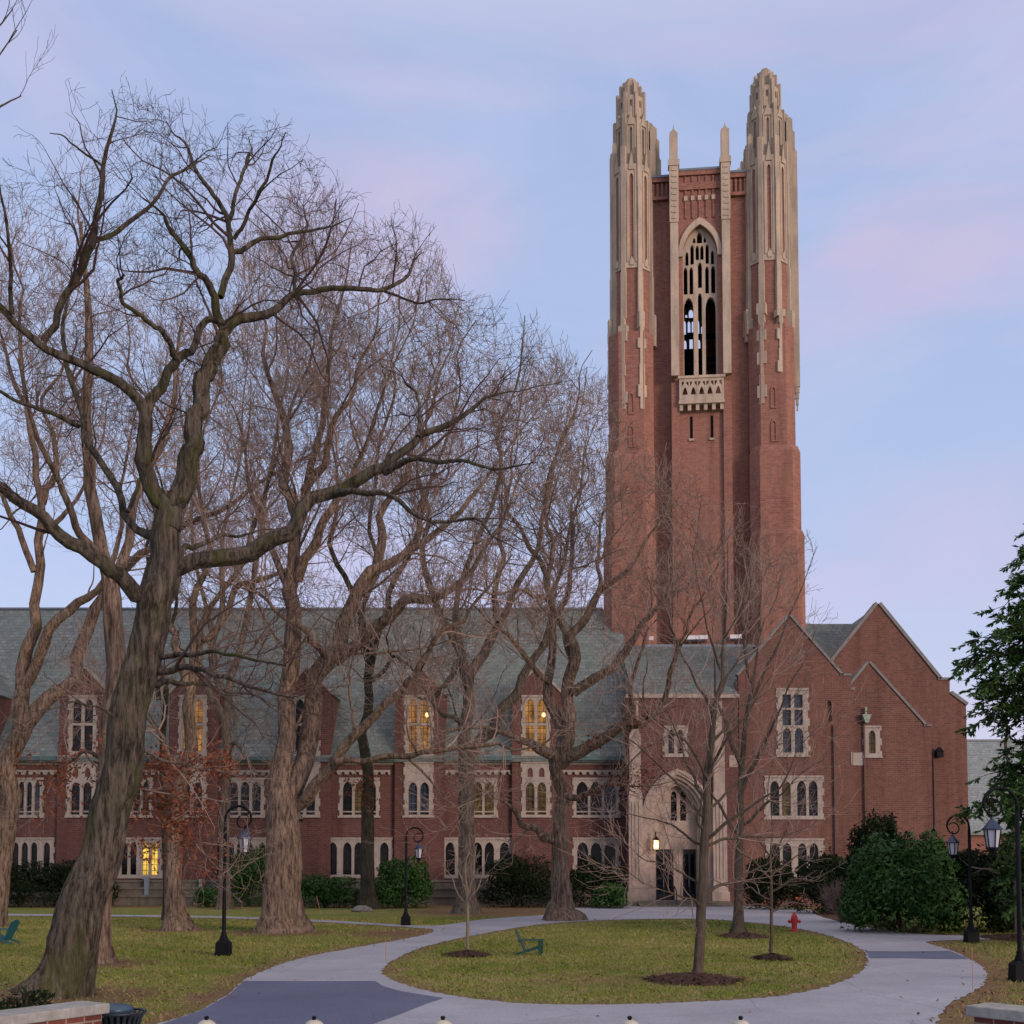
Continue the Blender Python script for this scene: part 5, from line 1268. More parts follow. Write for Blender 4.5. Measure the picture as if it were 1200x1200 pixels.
L4b = [([(197, 1079, 18), (196, 1050, 11), (194, 980, 10), (190, 880, 9), (180, 760, 8), (172, 640, 6), (175, 520, 4), (165, 420, 2)], 0, 0, .4), ([(186, 820, 6), (205, 720, 5), (215, 600, 4), (225, 480, 2)], 0, 2, .2)]
tree('maple_tree', 'thin dark trunk tucked just behind the medium maple by the red leaves', 52, L4b, BARK_DARK, TWIG_BROWN, 13, MAPLE_L, taper=.58, thin=.93, extra=(.33, 5.0), wander=.085)
L5 = [([(262, 1066, 22), (262, 1050, 14), (263, 980, 12), (266, 900, 12), (262, 840, 12), (252, 780, 10), (236, 690, 8), (224, 600, 7), (214, 500, 5), (206, 410, 2)], 0, 0, .4),
 ([(263, 850, 10), (278, 780, 9), (300, 660, 8), (320, 540, 6), (338, 430, 4), (350, 340, 2)], 0, 2, .25), ([(266, 890, 8), (275, 870, 6), (300, 905, 5), (325, 915, 2)], 0, -2, .2), ([(258, 810, 8), (262, 700, 7), (272, 580, 5), (285, 470, 3), (290, 390, 1.5)], 0, -2, .25)]
tree('maple_tree', 'slender grey trunk close to the hall wall behind the tall lamp post', 66, L5, BARK_GREY, TWIG_GREY, 14, MAPLE_L, taper=.58, thin=.93, extra=(.33, 5.0), wander=.085)
L6 = [([(328, 1095, 62), (328, 1080, 47), (330, 1040, 42), (333, 990, 42), (334, 950, 38), (332, 890, 26), (335, 840, 25), (342, 780, 27), (346, 720, 27), (344, 670, 26), (347, 620, 22), (362, 560, 17), (378, 500, 13), (386, 430, 9), (400, 350, 5), (412, 280, 2)], 0, 0, .5),
 ([(344, 965, 26), (354, 900, 24), (370, 815, 23), (388, 770, 22), (402, 735, 21), (422, 700, 20), (442, 668, 18), (475, 650, 14), (531, 608, 11), (552, 584, 9), (585, 540, 6), (610, 470, 3), (625, 420, 1.5)], 0, 3, .4),
 ([(392, 775, 16), (430, 747, 15), (460, 722, 14), (502, 703, 13), (540, 682, 11), (559, 661, 9), (587, 615, 7), (610, 560, 4), (640, 500, 2)], .8, -3, .3),
 ([(346, 945, 18), (366, 925, 16), (390, 898, 14), (415, 862, 13), (452, 825, 12), (477, 798, 12), (502, 765, 10), (545, 727, 8), (566, 696, 6), (600, 650, 3)], 0, -4, .3),
 ([(395, 893, 10), (425, 893, 8), (475, 888, 7.5), (530, 876, 7), (585, 872, 6), (620, 877, 4), (650, 862, 2.5), (690, 840, 1.3)], -1.5, -3.5, .3),
 ([(350, 610, 15), (335, 545, 12), (322, 460, 9), (312, 380, 5), (305, 320, 2)], 0, 2, .3), ([(425, 698, 13), (448, 630, 11), (475, 560, 9), (502, 490, 6), (528, 410, 3), (540, 350, 1.5)], 2, 4, .25),
 ([(356, 575, 11), (380, 540, 9), (410, 470, 7), (440, 390, 4), (455, 320, 2)], 0, -3, .25), ([(348, 680, 13), (368, 640, 12), (392, 590, 10), (430, 520, 7), (460, 430, 4), (490, 340, 2)], 0, -3, .25),
 ([(470, 652, 8), (490, 600, 6), (520, 550, 4), (540, 480, 2)], 2.4, 4, .2), ([(345, 700, 10), (318, 640, 8), (290, 560, 6), (275, 480, 4), (262, 420, 2)], 0, 3, .2),
 ([(385, 772, 9), (360, 740, 7), (310, 700, 5), (260, 680, 3), (210, 640, 1.5)], .5, -3, .2)]
tree('maple_tree', 'broad many limbed maple with the thickest flared pinkish trunk before the hall windows', 42.1, L6, BARK_BROWN, TWIG_BROWN, 31, MAPLE_L, taper=.58, thin=.93, extra=(.33, 5.0), wander=.085, S=18)
L7 = [([(430, 1066, 26), (430, 1050, 17), (430, 980, 16), (431, 900, 14), (433, 830, 13), (433, 770, 12), (428, 700, 10), (432, 620, 9), (444, 520, 7), (458, 420, 4), (468, 340, 2)], 0, 0, .45),
 ([(433, 790, 9), (455, 720, 8), (480, 650, 7), (510, 550, 6), (540, 450, 4), (558, 375, 2)], 0, 2, .25), ([(433, 760, 8), (412, 690, 7), (395, 600, 6), (385, 500, 4), (378, 420, 2)], 0, -2, .25), ([(432, 800, 7), (460, 770, 5), (490, 790, 4), (515, 770, 2)], 0, -2, .2)]
t7, _ = tree('maple_tree', 'straight slim dark greenish trunk beside the round rhododendron at the hall windows', 66, L7, BARK_DARK, TWIG_GREY, 15, MAPLE_L, taper=.58, thin=.93, extra=(.33, 5.0), wander=.085)
leaf_cloud(t7, pxline([(405, 915), (440, 912)], 65.5, 26, 6) + pxline([(418, 935), (436, 945)], 65.5, 16, 6), rl, 6, .16, .09, LEAF_RUST)
L8 = [([(545, 1072, 34), (545, 1055, 21), (546, 980, 20), (546, 900, 19), (547, 840, 17), (544, 790, 16), (538, 755, 14), (536, 700, 11), (560, 630, 10), (588, 540, 8), (606, 450, 5), (615, 370, 2)], 0, 0, .5),
 ([(546, 805, 14), (562, 770, 13), (578, 742, 12), (608, 680, 10), (640, 590, 8), (664, 500, 5), (688, 430, 2)], 0, 2, .3), ([(547, 890, 15), (565, 862, 14), (582, 846, 14), (607, 813, 14), (620, 778, 13), (645, 730, 10), (662, 660, 8), (680, 580, 5), (690, 500, 2)], 0, -3, .35),
 ([(540, 765, 10), (512, 700, 9), (494, 640, 8), (488, 560, 6), (502, 460, 4), (512, 380, 2)], 0, -2, .25), ([(540, 770, 8), (510, 815, 6), (495, 820, 4), (470, 800, 2)], 0, 2, .2), ([(584, 730, 8), (590, 650, 7), (600, 560, 5), (640, 470, 2)], .5, 4, .25),
 ([(545, 850, 7), (520, 838, 6), (500, 812, 5), (478, 790, 2.5)], 0, -2, .2)]
tree('maple_tree', 'rough grey trunk forking at roof height beside the dark hedge, behind the pale sapling', 60, L8, BARK_GREY, TWIG_GREY, 16, MAPLE_L, taper=.58, thin=.93, extra=(.33, 5.0), wander=.085)
L9 = [([(658, 1080, 52), (658, 1066, 36), (657, 1040, 28), (656, 960, 25), (654, 910, 27), (652, 890, 28)], 0, 0, 0),
 ([(652, 893, 18), (645, 885, 15), (626, 872, 12), (595, 860, 9), (565, 852, 7), (530, 855, 5), (500, 850, 3)], 0, -2.5, .3),
 ([(654, 893, 18), (661, 868, 15), (657, 845, 14), (645, 828, 13), (645, 800, 13), (650, 760, 12), (646, 722, 11), (641, 685, 10), (640, 610, 8), (654, 530, 6), (680, 450, 3), (694, 410, 1.5)], 0, 2, .45),
 ([(656, 890, 18), (666, 850, 16), (670, 785, 15), (673, 742, 14), (693, 715, 12), (726, 675, 9), (746, 655, 7), (775, 610, 4), (790, 560, 2)], 0, -1, .4),
 ([(656, 895, 20), (676, 882, 17), (710, 867, 14), (740, 850, 12), (760, 842, 10), (775, 825, 9), (783, 790, 8), (800, 752, 7), (806, 740, 6), (817, 709, 5.5), (831, 681, 4.5), (845, 640, 2.5), (850, 610, 1.3)], 0, -3, .35),
 ([(672, 812, 13), (700, 792, 12), (727, 772, 11), (747, 742, 9), (762, 722, 8), (778, 704, 7), (803, 690, 6), (812, 650, 4), (822, 580, 1.6)], 0, -2, .3),
 ([(740, 850, 7), (738, 810, 6), (745, 780, 5), (755, 750, 4.5), (757, 740, 3.5), (775, 715, 2)], -1.5, -3.4, .2),
 ([(652, 985, 14), (635, 976, 11), (612, 965, 9), (598, 945, 7), (585, 938, 5), (560, 925, 3)], 0, -2, .3),
 ([(658, 930, 10), (680, 932, 8), (700, 925, 6.5), (730, 920, 5), (750, 922, 3.5), (790, 915, 1.6)], 0, -2, .2),
 ([(644, 800, 8), (615, 770, 7), (590, 740, 6), (560, 715, 4), (520, 700, 2)], .5, -2, .2), ([(648, 740, 8), (665, 700, 7), (672, 640, 6), (690, 560, 4), (700, 490, 2)], 1, 3, .25),
 ([(641, 690, 7), (620, 640, 6), (596, 600, 5), (585, 530, 3), (590, 460, 1.5)], 1.4, 3, .25), ([(694, 714, 7), (700, 660, 5), (706, 600, 4), (702, 530, 2)], -.5, 1, .2),
 ([(672, 780, 8), (640, 700, 6), (610, 690, 5), (560, 690, 4), (530, 690, 2)], 0, -3, .2)]
t9, _ = tree('maple_tree', 'wide spreading tree with stout straight trunk beside the entrance, limbs reaching across the tower', 51.8, L9, BARK_BROWN, TWIG_BROWN, 17, MAPLE_L, taper=.58, thin=.93, extra=(.33, 5.0), wander=.085, S=16)
leaf_cloud(t9, pxline([(690, 925), (740, 915), (765, 910)], 50, 45, 6) + pxline([(735, 845), (760, 840)], 50, 24, 6) + pxline([(690, 860), (705, 868)], 50, 10, 5), rl, 6, .14, .075, LEAF_RUST)
# ---- young trees on the island
YOUNG_L = [dict(dens=3.6, length=1.6, K=6, ang=(30, 58), wig=.11, trop=.05, S=4, slender=.010), dict(dens=3.6, length=.75, K=5, ang=(30, 55), wig=.14, trop=.05, S=3), dict(dens=3.0, length=.35, K=3, ang=(30, 55), wig=.14, trop=.05, S=3)]
L10 = [([(816, 1147, 22), (818, 1135, 17), (821, 1080, 15), (825, 1000, 15), (829, 940, 14), (833, 880, 12), (840, 820, 10), (846, 770, 8), (851, 710, 5), (853, 660, 3), (852, 625, 1.3)], 0, 0, .45),
 ([(827, 985, 6), (850, 965, 5.5), (880, 945, 5), (915, 922, 4), (935, 878, 3), (960, 850, 1.5)], 0, -1.2, .15), ([(826, 992, 6), (845, 985, 5), (896, 980, 4), (930, 976, 3), (965, 960, 1.5)], 0, .8, .15),
 ([(822, 1048, 6), (845, 1038, 5), (870, 1026, 4.5), (900, 1012, 3), (925, 985, 1.5)], 0, 1.4, .15), ([(828, 938, 6), (815, 915, 5), (803, 893, 4.5), (795, 865, 4), (780, 830, 2)], 0, .8, .15),
 ([(826, 975, 6), (817, 960, 5), (821, 945, 4.5), (822, 925, 3), (795, 905, 2)], 0, -.8, .15), ([(826, 960, 5), (795, 920, 4), (765, 890, 3.5), (735, 865, 2.5), (710, 845, 1.3)], 0, -1.0, .15),
 ([(825, 995, 5), (812, 985, 4.5), (789, 967, 4), (754, 958, 3), (720, 950, 1.5)], 0, 1.2, .15), ([(821, 1062, 5), (814, 1054, 4), (789, 1047, 3.4), (756, 1036, 2.6), (728, 1018, 1.3)], 0, -1.2, .15),
 ([(822, 1040, 4.5), (790, 1018, 3.6), (755, 1008, 3), (725, 985, 1.5)], 0, .9, .15), ([(831, 905, 6), (850, 870, 5), (880, 830, 4), (905, 790, 2)], 0, -1.2, .15), ([(836, 850, 5), (815, 800, 4.5), (800, 770, 3.5), (785, 730, 2)], 0, 1, .15),
 ([(840, 820, 5), (860, 780, 4), (885, 740, 3), (900, 700, 1.5)], 0, 1, .15), ([(844, 785, 4), (830, 740, 3.5), (822, 700, 2.4), (815, 660, 1.2)], 0, -1, .15), ([(848, 750, 4), (868, 715, 3), (880, 670, 1.5)], 0, -.6, .15),
 ([(828, 950, 5), (860, 920, 4), (890, 880, 3), (930, 850, 1.5)], 0, 1.6, .15), ([(830, 915, 5), (805, 870, 4), (770, 845, 3), (745, 810, 1.5)], 0, -1.6, .15), ([(834, 870, 5), (862, 830, 4), (900, 810, 2.6), (930, 780, 1.3)], 0, 1.8, .15)]
tree('young_tree', 'young spreading tree with slim straight trunk rising from the largest mulch ring on the island', 24.6, L10, BARK_YOUNG, TWIG_BROWN, 18, YOUNG_L, group='young trees on the oval island', S=14, thin=.74, taper=.62)
L11 = [([(865, 1095, 26), (865, 1080, 16), (866, 1020, 14), (868, 950, 13), (871, 880, 12), (876, 830, 11), (886, 775, 9), (890, 720, 6), (893, 670, 3), (896, 630, 1.5)], 0, 0, .4),
 ([(869, 930, 7), (890, 880, 6), (915, 830, 5), (940, 780, 3), (955, 740, 1.5)], 0, 1.5, .2), ([(870, 900, 7), (850, 850, 6), (838, 800, 5), (835, 740, 3), (840, 690, 1.5)], 0, 1, .2), ([(876, 830, 6), (900, 780, 5), (925, 720, 3.5), (950, 660, 2), (958, 640, 1.2)], 0, -1.5, .2),
 ([(880, 800, 6), (872, 740, 5), (865, 690, 3), (870, 640, 1.5)], 0, -1, .2), ([(888, 750, 4), (910, 700, 3), (920, 660, 1.5)], 0, 2, .2), ([(867, 970, 6), (900, 940, 5), (930, 915, 3), (965, 890, 1.5)], 0, -1, .2), ([(867, 980, 6), (840, 940, 5), (815, 900, 3), (800, 870, 1.5)], 0, 2, .2)]
tree('young_tree', 'grey barked tree of middling size at the far edge of the island before the wing', 41.6, L11, BARK_YOUNG, TWIG_GREY, 19, [dict(dens=3.0, length=2.0, K=6, ang=(25, 55), wig=.14, trop=.06, S=4, slender=.010), dict(dens=3.0, length=.95, K=5, ang=(25, 58), wig=.2, trop=.05, S=3), dict(dens=2.6, length=.45, K=3, ang=(20, 50), wig=.18, trop=.05, S=3)], group='young trees on the oval island', taper=.42, thin=.68)
SAP_L = [dict(dens=4, length=.5, K=5, ang=(30, 60), wig=.16, trop=.04, S=3), dict(dens=4, length=.22, K=3, ang=(30, 60), wig=.16, trop=.04, S=3)]
L12 = [([(903, 1123, 7), (904, 1100, 5.5), (904, 1050, 4.5), (903, 1010, 3.6), (905, 980, 2), (904, 955, 1.2)], 0, 0, .5),
 ([(904, 1055, 3.5), (880, 1040, 3), (860, 1042, 2.4), (835, 1030, 1.2)], 0, .6, .1), ([(904, 1045, 3.5), (930, 1030, 3), (955, 1032, 2.4), (975, 1020, 1.2)], 0, -.6, .1), ([(904, 1030, 3), (885, 1010, 2.6), (870, 1000, 1.2)], 0, -.5, .1),
 ([(904, 1025, 3), (925, 1010, 2.6), (950, 990, 1.3)], 0, .6, .1), ([(903, 1070, 3), (925, 1058, 2.6), (945, 1060, 1.2)], 0, .8, .1), ([(904, 1065, 3), (885, 1060, 2.4), (862, 1068, 1.2)], 0, -.8, .1), ([(904, 1005, 2.6), (890, 985, 2), (882, 965, 1.1)], 0, .5, .1), ([(904, 1000, 2.6), (918, 980, 2), (925, 960, 1.1)], 0, -.5, .1)]
tree('sapling', 'thin grey sapling with flat side branches near the red hydrant', 30, L12, BARK_YOUNG, TWIG_GREY, 20, SAP_L, group='young trees on the oval island', S=8, thin=.75)
L13 = [([(548, 1117, 4.5), (548, 1090, 4), (548, 1060, 3.5), (547, 1040, 2.6), (546, 1010, 1.4)], 0, 0, .45), ([(548, 1062, 2.2), (535, 1045, 1.8), (524, 1020, 1)], 0, .3, .2), ([(548, 1060, 2.2), (560, 1042, 1.8), (568, 1012, 1)], 0, -.3, .2), ([(548, 1052, 2), (541, 1030, 1.5), (534, 1000, .9)], 0, -.3, .2), ([(548, 1050, 2), (554, 1030, 1.4), (557, 1000, .9)], 0, .3, .2)]
tree('sapling', 'pale whitish sapling with broom like twigs on the island edge before the forked trunk', 32, L13, BARK_PALE, TWIG_PALE, 22, [dict(dens=6, length=.4, K=5, ang=(20, 45), wig=.1, trop=.05, S=3), dict(dens=5, length=.18, K=3, ang=(20, 45), wig=.1, trop=.05, S=3)], group='young trees on the oval island', S=8)
L16 = [([(1194, 1098, 9), (1192, 1060, 6), (1189, 1000, 5.5), (1186, 940, 5), (1184, 900, 4), (1180, 850, 3), (1176, 810, 1.5)], 0, 0, .35), ([(1189, 1010, 3), (1175, 985, 2.6), (1160, 965, 1.3)], 0, -.6, .2), ([(1188, 980, 3), (1205, 950, 2.6), (1215, 920, 1.2)], 0, .6, .2), ([(1190, 1030, 3), (1165, 1020, 2.4), (1135, 1015, 1.3)], 0, .5, .2)]
tree('sapling', 'slender pale trunked tree beside the lamp post in front of the evergreen', 38.5, L16, BARK_PALE, TWIG_GREY, 23, SAP_L, group='young trees by the drive', S=8)
L15 = [([(-330, 1190, 60), (-320, 1100, 42), (-300, 900, 38), (-270, 700, 34), (-220, 500, 26), (-160, 350, 18), (-110, 240, 11), (-70, 160, 7), (-35, 110, 4), (-5, 70, 2), (20, 35, 1.2)], 0, 0, .5), ([(-110, 240, 8), (-60, 190, 5), (-20, 140, 3), (25, 112, 1.3)], 0, 1, .3), ([(-80, 175, 5), (-40, 90, 3.4), (-10, 40, 2), (15, 10, 1.2)], 0, -1, .2), ([(-220, 500, 16), (-200, 380, 12), (-190, 260, 7), (-180, 150, 3)], 0, -2, .3), ([(-270, 700, 18), (-330, 560, 14), (-380, 420, 9), (-400, 300, 4)], 0, 2, .3)]
tree('oak_tree', 'tree whose fine twig tips show in the top corner of the sky', 26, L15, BARK_GREY, TWIG_OAK, 24, [dict(dens=1.2, length=1.7, K=6, ang=(20, 45), wig=.1, trop=.08, S=4), dict(dens=2.2, length=.8, K=5, ang=(20, 45), wig=.12, trop=.06, S=3), dict(dens=2.4, length=.4, K=3, ang=(20, 45), wig=.12, trop=.06, S=3)], env=False)

# ---- evergreen by the far building
def evergreen():
    rng = np.random.default_rng(77); Y = 35.0; X0 = PX(1262, Y); H = PZ(560, Y)
    root = thing('hemlock_tree', 'dark drooping hemlock evergreen rising above the lamp posts at the picture edge', 'tree', (X0, Y, 0))
    z = np.linspace(-.05, H, 24); pts = np.stack([np.full(24, X0) + np.sin(z * .5) * .08, np.full(24, Y), z], 1)
    v, f = tubes(pts[None], (.26 * (1 - z / H * .93) + .01)[None], 12, .03, rng); np_mesh('trunk', v, f, BARK_DARK, root, smooth=True)
    prof = [(560, .2), (600, .8), (635, 1.6), (700, 2.9), (775, 4.2), (815, 3.6), (850, 2.9), (880, 2.4), (930, 3.2), (1000, 3.4), (1060, 2.6)]
    zz = np.array([PZ(a, Y) for a, _ in prof])[::-1]; rr = np.array([b for _, b in prof])[::-1]
    B = []; BR = []
    for i in range(270):
        h = rng.uniform(1.4, H - .3); a = rng.uniform(0, 2 * np.pi); R_ = np.interp(h, zz, rr) * rng.uniform(.5, 1.08)
        if R_ < .15: continue
        t = np.linspace(0, 1, 9); d = np.array([np.cos(a), np.sin(a)])
        q = np.stack([X0 + d[0] * R_ * t, Y + d[1] * R_ * t, h + R_ * (.28 * t - .38 * t ** 2) + rng.normal() * .02], 1); q[1:] += rng.normal(size=(8, 3)) * .05
        B.append(q); BR.append(.035 * (1 - t * .8) * (R_ / 3 + .3))
    B = np.stack(B); BR = np.stack(BR)
    s1, r1 = grow(B, BR, rng, 5.5, .8, 5, t0=.2, ang=(35, 65), wig=.08, trop=-.06, rmin=.005, tip=1)
    v1, f1 = tubes(B, BR, 5); v2, f2 = tubes(s1, r1, 3)
    br = np_mesh('bough', np.vstack([v1, v2]), np.vstack([f1, f2 + len(v1)]), BARK_DARK, root)
    n = len(s1); C = []; U = []
    for k in range(1, 5):
        for _ in range(6):
            f = rng.random(n)[:, None]; p = s1[:, k - 1] + (s1[:, k] - s1[:, k - 1]) * f; d = unit(s1[:, k] - s1[:, k - 1])
            side = unit(np.cross(d, np.array([[0, 0, 1.0]])) * rng.choice([-1, 1], n)[:, None] + rng.normal(size=(n, 3)) * .35)
            u = unit(d * .7 + side * .8 + np.array([[0, 0, -.15]])); ln = rng.uniform(.07, .14, n)[:, None]
            C.append(p + u * ln); U.append(u * ln)
    C = np.vstack(C); U = np.vstack(U); Wv = unit(np.cross(U, rng.normal(size=U.shape) * .5 + np.array([[0, 0, 1.0]]))) * (np.linalg.norm(U, axis=1, keepdims=True) * .36)
    quads('crown', C, U, Wv, LEAF_HEMLOCK, root, fold=.15)
evergreen()

# ---- shrubs
def shrub(name, label, x0, x1, ytop, ybase, Y, mat, seed, n=7000, leaf=.085, depth=None, group='evergreen shrubs along the walls', lob=12, ragged=.25, cat='shrub'):
    rng = np.random.default_rng(seed)
    xa_, xb_ = PX(x0, Y), PX(x1, Y); h = PZ(ytop, Y); w = (xb_ - xa_) / 2; cx = (xa_ + xb_) / 2; dp = depth or min(w, 2.2)
    root = thing(name, label, cat, (cx, Y, 0), group)
    C = []; N = []
    lobes = [(cx, Y, h * .42, w * .86, dp * .85, h * .54), (cx - w * .45, Y - dp * .2, h * .2, w * .55, dp * .8, h * .3), (cx + w * .45, Y - dp * .2, h * .2, w * .55, dp * .8, h * .3)]
    for i in range(lob):
        a = rng.uniform(0, 2 * np.pi); e_ = rng.uniform(.1, .95); s = rng.uniform(.28, .5)
        lobes.append((cx + w * .72 * np.cos(a) * (1 - .4 * e_), Y + dp * .7 * np.sin(a) * (1 - .4 * e_), h * (.18 + .62 * e_), w * s * (.62 if lob > 22 else 1), dp * s * (.8 if lob > 22 else 1.1), h * rng.uniform(.12, .27)))
    per = n // len(lobes)
    for (x, y, z, a, b_, c) in lobes:
        d = unit(rng.normal(size=(per, 3))); r = rng.uniform(.72, 1.0 + ragged * .3, per)[:, None] ** .6
        p = np.array([[x, y, z]]) + d * r * np.array([[a, b_, c]]) * (1 + .16 * np.sin(d[:, :1] * 7 + x * 3) * np.sin(d[:, 2:] * 8 + y * 2)); C.append(p); N.append(unit(d / np.array([[a, b_, c]])))
    C = np.vstack(C); N = np.vstack(N); k = (C[:, 2] > .04) & (C[:, 2] < h * 1.04) & (C[:, 1] < HY - .35 + 99 * (Y < 60)); C, N = C[k], N[k]; m_ = len(C)
    rv = rng.normal(size=(m_, 3)); U = unit(np.cross(N, rv) + N * rng.uniform(.1, .9, m_)[:, None]); ln = (leaf * rng.uniform(.7, 1.4, m_))[:, None]
    Wv = unit(np.cross(U, N + .4 * rng.normal(size=(m_, 3)))) * ln * .36
    quads('foliage', C, U * ln, Wv, mat, root, fold=.2)
    st = []
    for i in range(7):
        a = rng.uniform(0, 2 * np.pi); t = np.linspace(0, 1, 6)
        st.append(np.stack([cx + np.cos(a) * w * .6 * t, Y + np.sin(a) * dp * .5 * t, -.03 + h * .8 * t], 1) + rng.normal(size=(6, 3)) * .04)
    st = np.stack(st); st[:, 0, 2] = -.03
    v, f = tubes(st, np.tile(np.linspace(.05, .015, 6), (7, 1)), 5); np_mesh('stem', v, f, BARK_DARK, root)
    return root
shrub('yew_shrub', 'low dark yew mass under the four light window beside the leaning oak', -40, 92, 1003, 1057, 70, LEAF_YEW, 1, 9000, .10, 2.2)
shrub('yew_shrub', 'dark yew clump before the wall, hidden partly behind the leaning oak trunk', 60, 142, 1000, 1057, 70.5, LEAF_YEW, 2, 6000, .10, 2)
shrub('rhododendron', 'small low rhododendron between the verdigris pipe and the slender trunk', 228, 262, 1038, 1060, 69.5, LEAF_RHODO, 3, 2200, .10, 1)
shrub('climbing_shrub', 'tall leafy shrub climbing over the window behind the tall lamp post', 270, 316, 988, 1060, 71, LEAF_RHODO, 4, 5200, .11, 1.4, ragged=.8)
shrub('rhododendron', 'broad rhododendron filling the wall foot between the thick maple and the slim dark trunk', 340, 425, 1024, 1062, 69, LEAF_RHODO, 5, 6500, .10, 1.8)
shrub('rhododendron', 'tall leafy green rhododendron directly behind the small lamp post', 434, 505, 1003, 1062, 68.5, LEAF_RHODO, 6, 8500, .11, 2.2)
shrub('yew_shrub', 'tall dark yew between the rough forked trunk and the stout trunk', 562, 650, 998, 1060, 69.5, LEAF_YEW, 7, 9500, .10, 2.3)
shrub('yew_shrub', 'dark yew against the hall wall between the stout trunk and the entrance pier', 664, 734, 1002, 1060, 69.5, LEAF_YEW, 8, 8000, .10, 2.0)
shrub('rhododendron', 'lower green bush crowding the base of the entrance pier', 690, 735, 1034, 1061, 67.5, LEAF_RHODO, 9, 3600, .10, 1.4)
shrub('yew_shrub', 'dark yew covering the low window of the gabled wing by the entrance', 872, 935, 1000, 1063, 66, LEAF_YEW, 10, 8000, .10, 1.9)
shrub('yew_shrub', 'dark yew hedge behind the hydrant, below the wing wall', 925, 1000, 990, 1066, 60, LEAF_YEW, 11, 9000, .10, 2.2)
shrub('yew_shrub', 'tall pointed dark yew standing behind the large rhododendron', 985, 1062, 955, 1075, 50, LEAF_YEW, 12, 13000, .10, 2.2, ragged=1.2, lob=26)
shrub('rhododendron', 'largest rhododendron, a high green mound at the bend of the drive', 982, 1128, 976, 1094, 42.5, LEAF_RHODO, 13, 30000, .105, 2.4, lob=46, ragged=.9)
shrub('yew_shrub', 'deep dark yew bank between the large rhododendron and the hemlock', 1085, 1290, 984, 1096, 43, LEAF_YEW, 14, 30000, .10, 2.4, lob=26)
br_ = shrub('dormant_shrub', 'leafless tan brown bush at the foot of the yews by the drive bend', 958, 1012, 1034, 1078, 50, LEAF_YEW, 15, 100, .03, 1.2)
for o_ in list(br_.children):
    bpy.data.objects.remove(o_)
rng_ = np.random.default_rng(4); bb = np.array(br_.location); n_ = 60; t_ = np.linspace(0, 1, 6); a_ = rng_.uniform(0, 6.283, n_); sp = rng_.uniform(.2, 1.0, n_)
q = np.stack([bb[0] + np.outer(np.cos(a_) * sp * .9, t_), bb[1] + np.outer(np.sin(a_) * sp * .8, t_), np.outer(1.65 * (1.05 - sp * .35), t_)], 2) + rng_.normal(size=(n_, 6, 3)) * .04
q[:, 0, 2] = -.02
r_ = np.tile(np.linspace(.014, .009, 6), (n_, 1)); g1 = grow(q, r_, rng_, 7, .5, 4, t0=.2, wig=.15, rmin=.008); g2 = grow(g1[0], g1[1], rng_, 6, .25, 3, wig=.15, rmin=.007)
vv = [tubes(q, r_, 4), tubes(*g1, 3), tubes(*g2, 3)]; of = 0; VV = []; FF = []
for v, f in vv: VV.append(v); FF.append(f + of); of += len(v)
np_mesh('stem', np.vstack(VV), np.vstack(FF), TWIG_BROWN, br_)
# weeds at the foot of the leaning oak
sh = shrub('laurel_shrub', 'small dark laurel sprigs at the foot of the leaning oak behind the brick wall', 5, 65, 1158, 1178, 18.5, LEAF_YEW, 16, 420, .055, .5, ragged=1.0, lob=6)

# ================================================================== STREET FURNITURE
def lamp_post(px, py, direction, label, h=4.2):
    g = G(px, py); t = thing('lamp_post', label, 'lamp post', (g.x, g.y, 0), 'lamp posts along the drive')
    x, y = g.x, g.y; d = direction
    bs = MB(); bs.ngon(x, y, .29, -.03, .06, 4, .28); bs.ngon(x, y, .27, .06, .36, 4, .255); bs.ngon(x, y, .255, .36, .44, 4, .16)
    bs.build('base', BLACK, t)
    po = MB(); po.lathe(x, y, [(.13, .40), (.12, .48), (.075, .58), (.085, .62), (.06, .66), (.055, 1.2), (.047, h - .55)], 12)
    r = .36; cx_, cz = x + d * r, h - .42
    pts = [(x, y, h - .56)] + [(cx_ - d * r * math.cos(a), y, cz + r * math.sin(a)) for a in [math.pi * i / 12 for i in range(13)]]
    for i in range(1, 15):                           # scroll curling inwards
        a = math.pi + math.pi * 1.75 * i / 14; rr = .36 * (1 - i / 14) ** .9 * .55 + .085
        ccx, ccz = cx_ + d * (.36 - rr) * .85, cz - .01
        pts.append((ccx - d * rr * math.cos(a), y, ccz + rr * math.sin(a)))
    po.tube(pts, [.046] + [.036] * 12 + [.032] + [.026 - .0006 * i for i in range(len(pts) - 14)], 8)
    lx = x + d * .54
    po.tube([(lx, y, cz - .16), (lx, y, cz - .34)], .018, 6)
    po.build('pole', BLACK, t, smooth=True)
    la = MB(); z1 = cz - .30
    la.ngon(lx, y, .04, z1 - .03, z1 + .03, 8); la.ngon(lx, y, .205, z1 - .22, z1 - .03, 6, .05); la.ngon(lx, y, .215, z1 - .25, z1 - .22, 6)
    lan = la.build('lantern', LAMP_CAP, t)
    gl = MB(); gl.ngon(lx, y, .112, z1 - .62, z1 - .255, 6, .165); gl.build('lamp_glass', LAMP_GLASS, lan)
    fr = MB()
    for i in range(6):
        a = math.pi / 6 + i * math.pi / 3
        fr.tube([(lx + .118 * math.cos(a), y + .118 * math.sin(a), z1 - .63), (lx + .170 * math.cos(a), y + .170 * math.sin(a), z1 - .25)], .015, 5)
    fr.ngon(lx, y, .14, z1 - .66, z1 - .62, 6); fr.ngon(lx, y, .05, z1 - .75, z1 - .66, 6, .11); fr.ngon(lx, y, .018, z1 - .82, z1 - .75, 6)
    fr.build('lantern_frame', BLACK, lan)
